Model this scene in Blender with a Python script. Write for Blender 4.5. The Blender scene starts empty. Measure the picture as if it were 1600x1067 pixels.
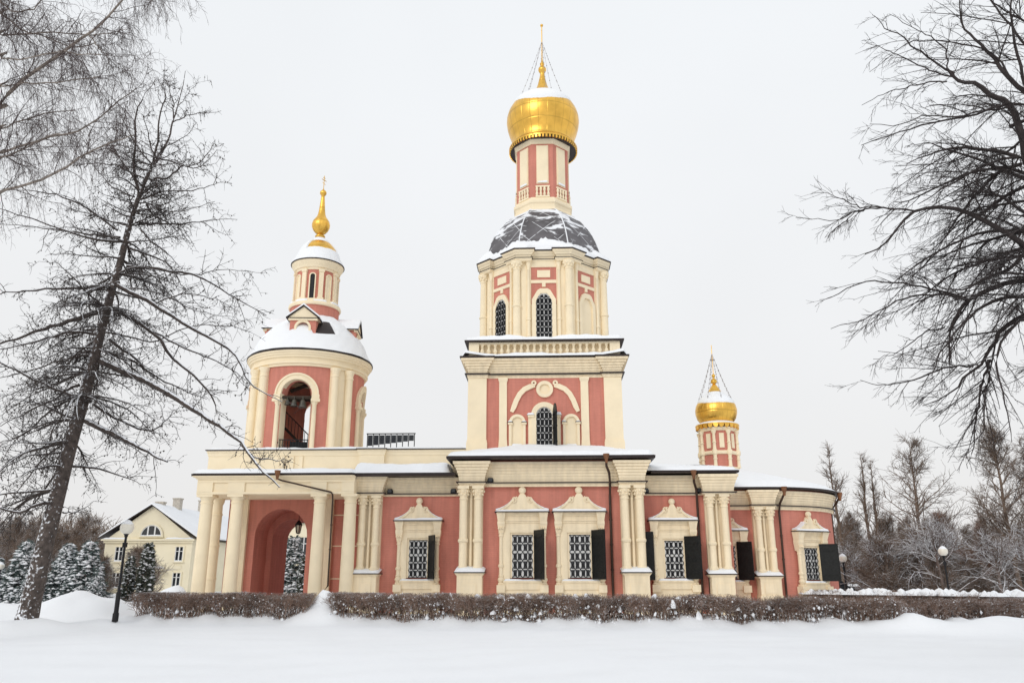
import bpy, bmesh, math, random
import numpy as np
from math import radians as R, sin, cos, pi, sqrt, atan2, hypot
from mathutils import Vector, Matrix

# ------------------------------------------------------------------ camera, sky, sun, exposure
sc = bpy.context.scene
COL = sc.collection
rng = np.random.default_rng(11)
random.seed(5)
CAMY, CAMZ = -38.0, 1.6
YAW, PITCH, FPX = R(2.45), math.atan(367 / 1255.), 1255.
cam_d = bpy.data.cameras.new('camera'); cam = bpy.data.objects.new('camera', cam_d); COL.objects.link(cam)
cam.location = (0, CAMY, CAMZ); cam.rotation_euler = (pi / 2 + PITCH, 0, YAW)
cam_d.sensor_width = 36; cam_d.lens = FPX / 1600 * 36; cam_d.clip_end = 3000; cam_d.clip_start = .1
sc.camera = cam

SUN_EL, SUN_AZ = R(28), R(-152)      # azimuth from +Y clockwise: behind the camera, to its left
w = bpy.data.worlds.new('World'); sc.world = w; w.use_nodes = True
nt = w.node_tree; nt.nodes.clear()
out = nt.nodes.new('ShaderNodeOutputWorld'); bg = nt.nodes.new('ShaderNodeBackground')
sky = nt.nodes.new('ShaderNodeTexSky'); sky.sky_type = 'NISHITA'; sky.sun_disc = False
sky.sun_elevation = SUN_EL; sky.sun_rotation = SUN_AZ; sky.air_density = 1.2; sky.dust_density = 4
tc = nt.nodes.new('ShaderNodeTexCoord')
sep = nt.nodes.new('ShaderNodeSeparateXYZ')
ramp = nt.nodes.new('ShaderNodeValToRGB')
ramp.color_ramp.elements[0].position = 0.0; ramp.color_ramp.elements[0].color = (.765, .755, .75, 1)
ramp.color_ramp.elements[1].position = .6; ramp.color_ramp.elements[1].color = (.815, .835, .855, 1)
nz = nt.nodes.new('ShaderNodeTexNoise'); nz.inputs['Scale'].default_value = 1.6; nz.inputs['Detail'].default_value = 4
mr = nt.nodes.new('ShaderNodeMapRange'); mr.inputs[1].default_value = .3; mr.inputs[2].default_value = .7
mr.inputs[3].default_value = 9.65; mr.inputs[4].default_value = 10.35      # thick cloud, in the sky texture's own units
mul = nt.nodes.new('ShaderNodeVectorMath'); mul.operation = 'SCALE'
mix = nt.nodes.new('ShaderNodeMix'); mix.data_type = 'RGBA'; mix.inputs[0].default_value = .94
L = nt.links.new
L(tc.outputs['Generated'], sep.inputs[0]); L(sep.outputs['Z'], ramp.inputs[0]); L(tc.outputs['Generated'], nz.inputs['Vector'])
L(nz.outputs[0], mr.inputs[0]); L(ramp.outputs[0], mul.inputs[0]); L(mr.outputs[0], mul.inputs['Scale'])
L(sky.outputs[0], mix.inputs[6]); L(mul.outputs[0], mix.inputs[7]); L(mix.outputs[2], bg.inputs[0]); L(bg.outputs[0], out.inputs[0])
bg.inputs[1].default_value = .1
sd = bpy.data.lights.new('sun', 'SUN'); sd.energy = .75; sd.angle = R(24); sd.color = (1, .97, .92)
so = bpy.data.objects.new('sun', sd); COL.objects.link(so)
sdir = Vector((sin(SUN_AZ) * cos(SUN_EL), cos(SUN_AZ) * cos(SUN_EL), sin(SUN_EL)))
so.rotation_euler = (-sdir).to_track_quat('-Z', 'Y').to_euler(); so.location = sdir * 60
sc.view_settings.view_transform = 'Standard'; sc.view_settings.look = 'None'
sc.view_settings.exposure = 0.18; sc.view_settings.gamma = 1

# ------------------------------------------------------------------ materials
def mat(name, base, rough=.7, metal=0, noise=None, bump=None, snow=None, spec=.3, coords='Object'):
    """noise=(scale, amount), bump=(scale, strength), snow=(normal threshold, noise scale, snow amount)"""
    m = bpy.data.materials.new(name); m.use_nodes = True
    n = m.node_tree.nodes; l = m.node_tree.links.new
    b = n['Principled BSDF']; b.inputs['Base Color'].default_value = (*base, 1)
    b.inputs['Roughness'].default_value = rough; b.inputs['Metallic'].default_value = metal
    b.inputs['Specular IOR Level'].default_value = spec
    t = n.new('ShaderNodeTexCoord'); col = None
    if noise:
        z = n.new('ShaderNodeTexNoise'); z.inputs['Scale'].default_value = noise[0]; z.inputs['Detail'].default_value = 6
        l(t.outputs[coords], z.inputs['Vector'])
        q = n.new('ShaderNodeMapRange'); q.inputs[1].default_value = .3; q.inputs[2].default_value = .7
        q.inputs[3].default_value = 1 - noise[1]; q.inputs[4].default_value = 1 + noise[1]
        l(z.outputs[0], q.inputs[0])
        s = n.new('ShaderNodeVectorMath'); s.operation = 'SCALE'; s.inputs[0].default_value = base
        l(q.outputs[0], s.inputs['Scale']); l(s.outputs[0], b.inputs['Base Color']); col = s.outputs[0]
    if bump:
        z2 = n.new('ShaderNodeTexNoise'); z2.inputs['Scale'].default_value = bump[0]; z2.inputs['Detail'].default_value = 5
        l(t.outputs[coords], z2.inputs['Vector'])
        bp = n.new('ShaderNodeBump'); bp.inputs['Strength'].default_value = bump[1]; bp.inputs['Distance'].default_value = .05
        l(z2.outputs[0], bp.inputs['Height']); l(bp.outputs[0], b.inputs['Normal'])
    if snow:
        g = n.new('ShaderNodeNewGeometry'); sp = n.new('ShaderNodeSeparateXYZ'); l(g.outputs['Normal'], sp.inputs[0])
        z3 = n.new('ShaderNodeTexNoise'); z3.inputs['Scale'].default_value = snow[1]; z3.inputs['Detail'].default_value = 3
        l(t.outputs[coords], z3.inputs['Vector'])
        ad = n.new('ShaderNodeMath'); ad.operation = 'MULTIPLY_ADD'; ad.inputs[1].default_value = snow[2]
        l(z3.outputs[0], ad.inputs[0]); l(sp.outputs[2], ad.inputs[2])
        st = n.new('ShaderNodeMapRange'); st.inputs[1].default_value = snow[0] - .06; st.inputs[2].default_value = snow[0] + .06
        l(ad.outputs[0], st.inputs[0])
        mx = n.new('ShaderNodeMix'); mx.data_type = 'RGBA'; mx.inputs[7].default_value = (.84, .86, .9, 1)
        if col: l(col, mx.inputs[6])
        else: mx.inputs[6].default_value = (*base, 1)
        l(st.outputs[0], mx.inputs[0]); l(mx.outputs[2], b.inputs['Base Color'])
    return m

def masonry(name, base, course, amount, strength):
    """painted brick: thin bed joints every `course` metres, staggered heads, slow weathering"""
    m = mat(name, base, .85, noise=(.9, .05), spec=.15)
    n = m.node_tree.nodes; l = m.node_tree.links.new; b = n['Principled BSDF']
    t = n.new('ShaderNodeTexCoord'); s = n.new('ShaderNodeSeparateXYZ'); l(t.outputs['Object'], s.inputs[0])
    a = n.new('ShaderNodeMath'); a.operation = 'ADD'; l(s.outputs[0], a.inputs[0]); l(s.outputs[1], a.inputs[1])
    c = n.new('ShaderNodeCombineXYZ'); l(a.outputs[0], c.inputs[0]); l(s.outputs[2], c.inputs[1])
    br = n.new('ShaderNodeTexBrick'); br.inputs['Scale'].default_value = 1
    br.inputs['Brick Width'].default_value = course * 3.2; br.inputs['Row Height'].default_value = course
    br.inputs['Mortar Size'].default_value = course * .11; br.inputs['Mortar Smooth'].default_value = .6
    br.inputs['Color1'].default_value = (1, 1, 1, 1); br.inputs['Color2'].default_value = (1 - amount, 1 - amount, 1 - amount, 1)
    br.inputs['Mortar'].default_value = (1 - 2.2 * amount,) * 3 + (1,)
    l(c.outputs[0], br.inputs['Vector'])
    mm = n.new('ShaderNodeMix'); mm.data_type = 'RGBA'; mm.blend_type = 'MULTIPLY'; mm.inputs[0].default_value = 1
    src = b.inputs['Base Color'].links[0].from_socket
    l(src, mm.inputs[6]); l(br.outputs['Color'], mm.inputs[7]); l(mm.outputs[2], b.inputs['Base Color'])
    # fine rain streaks and grime
    z = n.new('ShaderNodeTexNoise'); z.inputs['Scale'].default_value = 1.0; z.inputs['Detail'].default_value = 7
    mp = n.new('ShaderNodeMapping'); mp.inputs['Scale'].default_value = (5, 5, .5); l(t.outputs['Object'], mp.inputs[0]); l(mp.outputs[0], z.inputs['Vector'])
    q = n.new('ShaderNodeMapRange'); q.inputs[1].default_value = .35; q.inputs[2].default_value = .75; q.inputs[3].default_value = 1.04; q.inputs[4].default_value = .86
    l(z.outputs[0], q.inputs[0])
    v = n.new('ShaderNodeVectorMath'); v.operation = 'SCALE'; l(mm.outputs[2], v.inputs[0]); l(q.outputs[0], v.inputs['Scale'])
    l(v.outputs[0], b.inputs['Base Color'])
    bp = n.new('ShaderNodeBump'); bp.inputs['Strength'].default_value = strength; bp.inputs['Distance'].default_value = .03
    l(br.outputs['Color'], bp.inputs['Height']); l(bp.outputs[0], b.inputs['Normal'])
    return m

M = {}
M['pink'] = masonry('pink_brick', (.62, .245, .188), .085, .05, .35)
M['cream'] = masonry('cream_paint', (.89, .757, .545), .15, .012, .1)
M['cream2'] = mat('cream_plaster', (.89, .765, .552), .85, noise=(1.2, .05), bump=(14, .08), spec=.15)
M['metal'] = mat('brown_sheet_metal', (.035, .026, .026), .45, .3, noise=(2, .2))
M['pipe'] = mat('brown_downpipe', (.06, .035, .025), .5, .2, noise=(3, .2))
M['rust'] = mat('copper_brown_hopper', (.22, .1, .05), .55, .3, noise=(5, .3))
M['iron'] = mat('black_iron', (.018, .018, .02), .5, .4)
M['shutter'] = mat('black_shutter_paint', (.011, .012, .012), .5, .1, noise=(9, .4), bump=(30, .15))
M['glass'] = mat('dark_window_glass', (.02, .024, .03), .08, 0, noise=(.8, .5), spec=.6)
M['white'] = mat('white_paint', (.75, .75, .74), .6)
M['snow'] = mat('snow', (.86, .88, .91), .75, bump=(6, .12), spec=.15, noise=(.7, .015))
M['chain'] = mat('galvanised_chain', (.36, .34, .34), .5, .4)
M['bell'] = mat('bronze', (.1, .095, .08), .45, .8, noise=(4, .3))
M['wood'] = mat('dark_wood', (.06, .045, .035), .8, noise=(4, .3))
M['globe'] = mat('milky_globe', (.78, .74, .64), .3, spec=.5, snow=(.62, 9, .25))
M['amber'] = mat('lantern_glass', (.5, .45, .35), .2)
M['larch'] = mat('larch_bark', (.085, .068, .06), .95, noise=(7, .45), bump=(18, .6), snow=(.66, 11, 1.05))
M['larchbough'] = mat('larch_bough_bark', (.07, .056, .05), .95, noise=(7, .4), snow=(.82, 6, .75))
M['birch'] = mat('birch_limb_bark', (.26, .22, .19), .85, noise=(6, .35), snow=(.95, 6, .3))
M['birchtwig'] = mat('birch_twig', (.085, .062, .06), .9, noise=(3, .2))
M['twig'] = mat('larch_twig', (.055, .045, .042), .9, noise=(3, .2), snow=(1.03, 4, .3))
M['linden'] = mat('linden_bark', (.042, .034, .033), .9, noise=(6, .3), snow=(1.12, 3, .4))
M['woodbark'] = mat('wood_bark', (.2, .145, .11), .9, noise=(.15, .3), snow=(1.02, 1.5, .5))
M['snowbark'] = mat('snowy_bough_bark', (.16, .125, .11), .9, noise=(.6, .3), snow=(.62, 2.5, .6))
M['woodrust'] = mat('rusty_twigs', (.27, .16, .115), .9, noise=(.5, .25), snow=(1.0, 1.5, .5))
M['hedge'] = mat('hedge_twigs', (.23, .155, .12), .9, noise=(1.2, .4), snow=(1.08, 5, .6))
M['cone'] = mat('larch_cone', (.05, .038, .03), .9)
M['spruce'] = mat('spruce_needles', (.1, .13, .125), .8, noise=(3, .5))
M['thuja'] = mat('thuja_foliage', (.075, .085, .065), .8, noise=(4, .5))
M['housewall'] = mat('pale_yellow_render', (.84, .765, .58), .9, noise=(.6, .05))
M['brickgrey'] = mat('chimney_brick', (.5, .46, .4), .9, noise=(6, .2))
M['car'] = mat('dark_car_paint', (.03, .035, .04), .3, .3)
M['rubber'] = mat('tyre_rubber', (.02, .02, .02), .8)

def gold_mat():
    m = mat('gilded_sheet', (.84, .5, .1), .32, 1, noise=(1.6, .16), bump=(1.4, .3))
    n = m.node_tree.nodes; l = m.node_tree.links.new; b = n['Principled BSDF']
    t = n.new('ShaderNodeTexCoord'); s = n.new('ShaderNodeSeparateXYZ'); l(t.outputs['Object'], s.inputs[0])
    at2 = n.new('ShaderNodeMath'); at2.operation = 'ARCTAN2'; l(s.outputs[1], at2.inputs[0]); l(s.outputs[0], at2.inputs[1])
    def seam(src, k, off=0.):
        a = n.new('ShaderNodeMath'); a.operation = 'MULTIPLY_ADD'; a.inputs[1].default_value = k; a.inputs[2].default_value = off; l(src, a.inputs[0])
        p = n.new('ShaderNodeMath'); p.operation = 'PINGPONG'; p.inputs[1].default_value = .5; l(a.outputs[0], p.inputs[0])
        q = n.new('ShaderNodeMapRange'); q.inputs[1].default_value = 0; q.inputs[2].default_value = .05; l(p.outputs[0], q.inputs[0]); return q.outputs[0]
    v = seam(at2.outputs[0], 26 / (2 * pi)); h = seam(s.outputs[2], 1.05, .3)
    mn = n.new('ShaderNodeMath'); mn.operation = 'MINIMUM'; l(v, mn.inputs[0]); l(h, mn.inputs[1])
    mr_ = n.new('ShaderNodeMapRange'); mr_.inputs[3].default_value = .72; mr_.inputs[4].default_value = 1; l(mn.outputs[0], mr_.inputs[0])
    src = b.inputs['Base Color'].links[0].from_socket
    sc_ = n.new('ShaderNodeVectorMath'); sc_.operation = 'SCALE'; l(src, sc_.inputs[0]); l(mr_.outputs[0], sc_.inputs['Scale']); l(sc_.outputs[0], b.inputs['Base Color'])
    bp = n.new('ShaderNodeBump'); bp.inputs['Strength'].default_value = .35; bp.inputs['Distance'].default_value = .03
    l(mn.outputs[0], bp.inputs['Height'])
    old = b.inputs['Normal'].links[0].from_socket; l(old, bp.inputs['Normal']); l(bp.outputs[0], b.inputs['Normal'])
    return m
M['gold'] = gold_mat()

def dome_mat():
    """dark sheet metal laid in diagonal panels, patchy snow clinging to it and lying along the seams"""
    m = mat('dark_dome_sheet', (.135, .128, .135), .5, .4, noise=(1.5, .25))
    n = m.node_tree.nodes; l = m.node_tree.links.new; b = n['Principled BSDF']
    t = n.new('ShaderNodeTexCoord'); s = n.new('ShaderNodeSeparateXYZ'); l(t.outputs['UV'], s.inputs[0])
    def lines(sgn):
        a = n.new('ShaderNodeMath'); a.operation = 'MULTIPLY_ADD'; a.inputs[1].default_value = sgn; l(s.outputs[0], a.inputs[0]); l(s.outputs[1], a.inputs[2])
        k = n.new('ShaderNodeMath'); k.operation = 'MULTIPLY'; k.inputs[1].default_value = .62; l(a.outputs[0], k.inputs[0])
        p = n.new('ShaderNodeMath'); p.operation = 'PINGPONG'; p.inputs[1].default_value = .5; l(k.outputs[0], p.inputs[0])
        q = n.new('ShaderNodeMapRange'); q.inputs[1].default_value = .008; q.inputs[2].default_value = .02; q.inputs[3].default_value = 1; q.inputs[4].default_value = 0
        l(p.outputs[0], q.inputs[0]); return q.outputs[0]
    mx = n.new('ShaderNodeMath'); mx.operation = 'MAXIMUM'; l(lines(1), mx.inputs[0]); l(lines(-1), mx.inputs[1])
    br = n.new('ShaderNodeTexNoise'); br.inputs['Scale'].default_value = 1.7; br.inputs['Detail'].default_value = 3; l(t.outputs['Object'], br.inputs['Vector'])
    bq = n.new('ShaderNodeMapRange'); bq.inputs[1].default_value = .42; bq.inputs[2].default_value = .5; l(br.outputs[0], bq.inputs[0])
    ml = n.new('ShaderNodeMath'); ml.operation = 'MULTIPLY'; l(mx.outputs[0], ml.inputs[0]); l(bq.outputs[0], ml.inputs[1])
    mp = n.new('ShaderNodeMapping'); mp.inputs['Rotation'].default_value = (0, 0, .6); mp.inputs['Scale'].default_value = (.7, 2.0, 1)
    l(t.outputs['UV'], mp.inputs[0])
    nz = n.new('ShaderNodeTexNoise'); nz.inputs['Scale'].default_value = 1.1; nz.inputs['Detail'].default_value = 5; nz.inputs['Distortion'].default_value = .5
    l(mp.outputs[0], nz.inputs['Vector'])
    vv = n.new('ShaderNodeMath'); vv.operation = 'MULTIPLY_ADD'; vv.inputs[1].default_value = .055; l(s.outputs[1], vv.inputs[0]); l(nz.outputs[0], vv.inputs[2])
    nq = n.new('ShaderNodeMapRange'); nq.inputs[1].default_value = .64; nq.inputs[2].default_value = .7; l(vv.outputs[0], nq.inputs[0])
    m2 = n.new('ShaderNodeMath'); m2.operation = 'MAXIMUM'; l(ml.outputs[0], m2.inputs[0]); l(nq.outputs[0], m2.inputs[1])
    mm = n.new('ShaderNodeMix'); mm.data_type = 'RGBA'; mm.inputs[7].default_value = (.84, .86, .9, 1)
    src = b.inputs['Base Color'].links[0].from_socket
    l(src, mm.inputs[6]); l(m2.outputs[0], mm.inputs[0]); l(mm.outputs[2], b.inputs['Base Color'])
    iv = n.new('ShaderNodeMath'); iv.operation = 'SUBTRACT'; iv.inputs[0].default_value = 1; l(m2.outputs[0], iv.inputs[1])
    mt = n.new('ShaderNodeMath'); mt.operation = 'MULTIPLY'; mt.inputs[1].default_value = .4; l(iv.outputs[0], mt.inputs[0]); l(mt.outputs[0], b.inputs['Metallic'])
    bp = n.new('ShaderNodeBump'); bp.inputs['Strength'].default_value = .6; bp.inputs['Distance'].default_value = .05
    l(m2.outputs[0], bp.inputs['Height']); l(bp.outputs[0], b.inputs['Normal'])
    return m
M['dome'] = dome_mat()

# ------------------------------------------------------------------ object helpers
def tag(o, label=None, cat=None, group=None, kind=None):
    if label: o['label'] = label
    if cat: o['category'] = cat
    if group: o['group'] = group
    if kind: o['kind'] = kind
    return o

def empty(name, loc, label, cat, group=None, rz=0):
    o = bpy.data.objects.new(name, None); COL.objects.link(o); o.location = loc; o.rotation_euler.z = rz
    o.empty_display_size = .3
    return tag(o, label, cat, group)

def origin(p):
    v = Vector((0, 0, 0))
    while p: v += p.location; p = p.parent
    return v

def link(name, me, parent=None, loc=None):
    """world-space mesh (loc None) or a mesh in its own frame placed at world point loc"""
    o = bpy.data.objects.new(name, me); COL.objects.link(o)
    if parent: o.parent = parent
    o.location = Vector(loc or (0, 0, 0)) - origin(parent)
    return o

class MB:
    def __init__(s, T=None): s.v = []; s.f = []; s.m = []; s.T = T; s.mi = 0; s.uv = None
    def add(s, vs, fs):
        b = len(s.v)
        s.v += [s.T(*p) for p in vs] if s.T else [tuple(p) for p in vs]
        for f in fs: s.f.append([b + i for i in f]); s.m.append(s.mi)
    def box(s, x0, x1, y0, y1, z0, z1):
        s.add([(x0, y0, z0), (x1, y0, z0), (x1, y1, z0), (x0, y1, z0), (x0, y0, z1), (x1, y0, z1), (x1, y1, z1), (x0, y1, z1)],
              [(3, 2, 1, 0), (4, 5, 6, 7), (0, 1, 5, 4), (1, 2, 6, 5), (2, 3, 7, 6), (3, 0, 4, 7)])
    def frust(s, a, b):      # a, b: (x0, x1, y0, y1, z)
        x0, x1, y0, y1, z = a; X0, X1, Y0, Y1, Z = b
        s.add([(x0, y0, z), (x1, y0, z), (x1, y1, z), (x0, y1, z), (X0, Y0, Z), (X1, Y0, Z), (X1, Y1, Z), (X0, Y1, Z)],
              [(3, 2, 1, 0), (4, 5, 6, 7), (0, 1, 5, 4), (1, 2, 6, 5), (2, 3, 7, 6), (3, 0, 4, 7)])
    def prism(s, pts, y0, y1):       # outline in x,z, extruded in y
        n = len(pts)
        s.add([(x, y0, z) for x, z in pts] + [(x, y1, z) for x, z in pts],
              [tuple(range(n)), tuple(range(2 * n - 1, n - 1, -1))] + [(i, i + n, (i + 1) % n + n, (i + 1) % n) for i in range(n)])
    def strip(s, inner, outer, y0, y1):      # ribbon between two polylines in x,z, extruded in y
        n = len(inner)
        vs = []
        for p, q in zip(inner, outer): vs += [(p[0], y0, p[1]), (q[0], y0, q[1]), (q[0], y1, q[1]), (p[0], y1, p[1])]
        fs = [(3, 2, 1, 0), (4 * n - 4, 4 * n - 3, 4 * n - 2, 4 * n - 1)]
        for i in range(n - 1):
            a, b = 4 * i, 4 * i + 4
            for k in range(4): fs.append((a + k, a + (k + 1) % 4, b + (k + 1) % 4, b + k))
        s.add(vs, fs)
    def lathe(s, prof, cx, cy, seg=20, rot=0., circ=1.):     # prof: (r, z)
        vs = []
        for r, z in prof:
            for k in range(seg):
                a = rot + 2 * pi * k / seg; vs.append((cx + r * circ * cos(a), cy + r * circ * sin(a), z))
        fs = []
        for i in range(len(prof) - 1):
            for k in range(seg):
                k2 = (k + 1) % seg; fs.append((i * seg + k, i * seg + k2, (i + 1) * seg + k2, (i + 1) * seg + k))
        fs.append(tuple(range(seg - 1, -1, -1))); n = (len(prof) - 1) * seg; fs.append(tuple(range(n, n + seg)))
        s.add(vs, fs)
    def sphere(s, c, r, seg=12, sz=1.):
        n = max(5, seg // 2 + 1)
        s.lathe([(max(1e-3, r * sin(pi * i / n)), c[2] - r * sz * cos(pi * i / n)) for i in range(n + 1)], c[0], c[1], seg)
    def disc(s, cx, cz, r, y0, y1, seg=16):
        s.prism([(cx + r * cos(2 * pi * k / seg), cz + r * sin(2 * pi * k / seg)) for k in range(seg)], y0, y1)
    def tube(s, pts, r, sides=6):
        pts = [Vector(p) for p in pts]; n = len(pts); vs = []
        for i, p in enumerate(pts):
            t = (pts[min(i + 1, n - 1)] - pts[max(i - 1, 0)]).normalized()
            u = t.cross(Vector((.31, .17, .93)) if abs(t.z) < .9 else Vector((1, .1, 0))).normalized(); q = t.cross(u)
            rr = r[i] if hasattr(r, '__len__') else r
            for k in range(sides): a = 2 * pi * k / sides; vs.append(tuple(p + (u * cos(a) + q * sin(a)) * rr))
        fs = [(i * sides + k, i * sides + (k + 1) % sides, (i + 1) * sides + (k + 1) % sides, (i + 1) * sides + k) for i in range(n - 1) for k in range(sides)]
        fs += [tuple(range(sides - 1, -1, -1)), tuple(range((n - 1) * sides, n * sides))]
        s.add(vs, fs)
    def sweep(s, path, prof, closed=False):      # prof: (out, z) swept along a plan path, outward = right of travel
        n = len(path); P = [Vector(p) for p in path]; offs = []
        for i in range(n):
            d0 = (P[i] - P[i - 1]) if (closed or i > 0) else None
            d1 = (P[(i + 1) % n] - P[i]) if (closed or i < n - 1) else None
            ns = [Vector((d.y, -d.x)).normalized() for d in (d0, d1) if d is not None]
            if len(ns) == 1: offs.append(ns[0])
            else:
                b = ns[0] + ns[1]; offs.append(b / max(.25, (b.length_squared / 2)))
        m = len(prof); vs = []
        for p, o in zip(P, offs):
            for t, z in prof: vs.append((p.x + o.x * t, p.y + o.y * t, z))
        fs = []
        for i in range(n if closed else n - 1):
            j = (i + 1) % n
            for k in range(m): k2 = (k + 1) % m; fs.append((i * m + k, j * m + k, j * m + k2, i * m + k2))
        if not closed: fs += [tuple(range(m)), tuple(range(n * m - 1, (n - 1) * m - 1, -1))]
        s.add(vs, fs)
    def mesh(s, name, mats, smooth=False, recalc=True, ang=40):
        me = bpy.data.meshes.new(name); me.from_pydata(s.v, [], s.f)
        for k in (mats if isinstance(mats, (list, tuple)) else [mats]): me.materials.append(M[k])
        me.polygons.foreach_set('material_index', s.m)
        if recalc:
            bm = bmesh.new(); bm.from_mesh(me); bmesh.ops.recalc_face_normals(bm, faces=bm.faces); bm.to_mesh(me); bm.free()
        if smooth:
            me.polygons.foreach_set('use_smooth', [True] * len(me.polygons))
            me.set_sharp_from_angle(angle=R(ang))
        me.update(); return me
    def build(s, name, mats, parent=None, smooth=False, loc=None, recalc=True, ang=40):
        return link(name, s.mesh(name, mats, smooth, recalc, ang), parent, loc)

def noise2(x, y, s=0):
    return (sin(x * 1.7 + s * 1.3 + 1.1 * sin(y * .9 + s)) + sin(y * 2.3 - s * .7 + 1.3 * sin(x * 1.1 + s * 2)) + .6 * sin(x * 4.1 + y * 3.3 + s) + .4 * sin(x * 8.3 - y * 5.1 + s * 3)) / 3

def snow_sheet(mb, x0, x1, y0, y1, zb, h, step=.16, seed=0, rim=.22, amp=.35):
    """lying snow with rounded rims on a base height zb(x, y)"""
    if not callable(zb): z_ = zb; zb = lambda x, y: z_
    nx = max(3, int((x1 - x0) / step) + 1); ny = max(3, int((y1 - y0) / step) + 1); vs = []; fs = []
    rim = min(rim, (x1 - x0) * .45, (y1 - y0) * .45)
    def cl(d): t = max(0, min(1, d / rim)); return sqrt(max(0, 1 - (1 - t) ** 2))
    for j in range(ny + 1):
        for i in range(nx + 1):
            x = x0 + (x1 - x0) * i / nx; y = y0 + (y1 - y0) * j / ny
            e = min(cl(x - x0), cl(x1 - x)) * min(cl(y - y0), cl(y1 - y))
            vs.append((x, y, zb(x, y) + h * e * (1 + amp * noise2(x * 1.1, y * 1.1, seed))))
    for j in range(ny):
        for i in range(nx): a = j * (nx + 1) + i; fs.append((a, a + 1, a + nx + 2, a + nx + 1))
    b = len(vs)
    vs += [(x0, y0, zb(x0, y0) - .01), (x1, y0, zb(x1, y0) - .01), (x1, y1, zb(x1, y1) - .01), (x0, y1, zb(x0, y1) - .01)]
    mb.add(vs, fs)

def copy_tree(o, parent=None):
    c = o.copy(); COL.objects.link(c)
    if parent: c.parent = parent
    for ch in list(o.children): copy_tree(ch, c)
    return c

# stepped corbel profile: out grows with each brick course
def corbel(z0, z1, o0, o1, n, back=-.3, p=1.6):
    pr = [(back, z0)]
    for i in range(n):
        o = o0 + (o1 - o0) * (i / (n - 1)) ** p; a = z0 + (z1 - z0) * i / n; b = z0 + (z1 - z0) * (i + 1) / n
        pr += [(o, a), (o + .012, b - .012), (o, b - .004)]
    pr.append((back, z1)); return pr

def rect(o0, z0, z1, back=-.3): return [(back, z0), (o0, z0), (o0, z1), (back, z1)]

# ================================================================== THE CHURCH
church = empty('church', (0, 7, 0), 'pink and cream church with a bell tower, gold onion domes and snowy roofs', 'church')
CH = church

# ---------------------------------------------------------------- walls
w_ = MB(); w_.box(-3.95, 4.4, 0, 3.2, -.3, 6.9); front_wall = w_.build('wall', 'pink', CH)
w_ = MB(); w_.box(-9.0, -3.95, .85, 6, -.3, 6.2); w_.build('wall', 'pink', CH)
w_ = MB(); w_.box(4.4, 8.6, .85, 11, -.3, 6.2); w_.build('wall', 'pink', CH)
AC, AR = (10.5, 7.0), 4.6
apse_pts = [(8.6, 2.4), (10.5, 2.4)] + [(AC[0] + AR * sin(a), AC[1] - AR * cos(a)) for a in np.linspace(0, pi, 33)[1:]] + [(8.6, 11.6)]
w_ = MB(); w_.sweep(apse_pts, [(0, -.3), (0, 5.7), (-.5, 5.7), (-.5, -.3)])
w_.build('wall', 'pink', CH, smooth=True)
w_ = MB(); w_.box(-3.95, 4.4, 3.2, 11, -.3, 6.9); w_.build('wall', 'pink', CH)

# ---------------------------------------------------------------- clustered columns on pedestals
def column_mesh(z0, z1, r, ring=True):
    H = z1 - z0; zm = z0 + H * .36
    p = [(r * 1.5, z0), (r * 1.5, z0 + .07), (r * 1.35, z0 + .1), (r * 1.42, z0 + .16), (r * 1.15, z0 + .22), (r, z0 + .27)]
    if ring: p += [(r * .99, zm - .1), (r * 1.16, zm - .08), (r * 1.28, zm - .02), (r * 1.28, zm + .02), (r * 1.16, zm + .07), (r * .98, zm + .09)]
    p += [(r * .93, z1 - .62), (r * 1.1, z1 - .6), (r * 1.1, z1 - .54), (r * .95, z1 - .51), (r * 1.02, z1 - .42), (r * 1.3, z1 - .26), (r * 1.42, z1 - .14), (r * 1.2, z1 - .13)]
    b = MB(); b.lathe(p, 0, 0, 20)
    b.box(-r * 1.42, r * 1.42, -r * 1.42, r * 1.42, z1 - .13, z1)
    for k in range(8):           # leaves of the capital
        a = pi / 8 + k * pi / 4
        for zz, rr in ((z1 - .38, 1.2), (z1 - .24, 1.45)):
            b.sphere((r * rr * cos(a + (zz > z1 - .3) * pi / 8), r * rr * sin(a + (zz > z1 - .3) * pi / 8), zz), r * .27, 6, 1.3)
    return b.mesh('column', 'cream', smooth=True)

def pedestal(x0, x1, y0, y1, top=1.72):
    b = MB(); b.box(x0, x1, y0, y1, -.3, top - .12)
    b.box(x0 - .04, x1 + .04, y0 - .04, y1, -.3, .75)
    b.box((x0 + x1) / 2 - .3, (x0 + x1) / 2 + .3, y0 - .03, y0 + .1, .85, 1.3)
    b.frust((x0, x1, y0, y1, top - .12), (x0 - .1, x1 + .1, y0 - .1, y1, top))
    p = b.build('pedestal', 'cream', CH)
    f = MB(); f.box(x0 - .14, x1 + .14, y0 - .14, y1, top + .004, top + .05); f.build('flashing', 'metal', p)
    s = MB(); snow_sheet(s, x0 - .12, x1 + .12, y0 - .12, y1 - .02, lambda x, y: top + .04 + .16 * (y - y0 + .12) / (y1 - y0), .12, .1, x0)
    s.build('snow_cap', 'snow', p, smooth=True)

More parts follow.
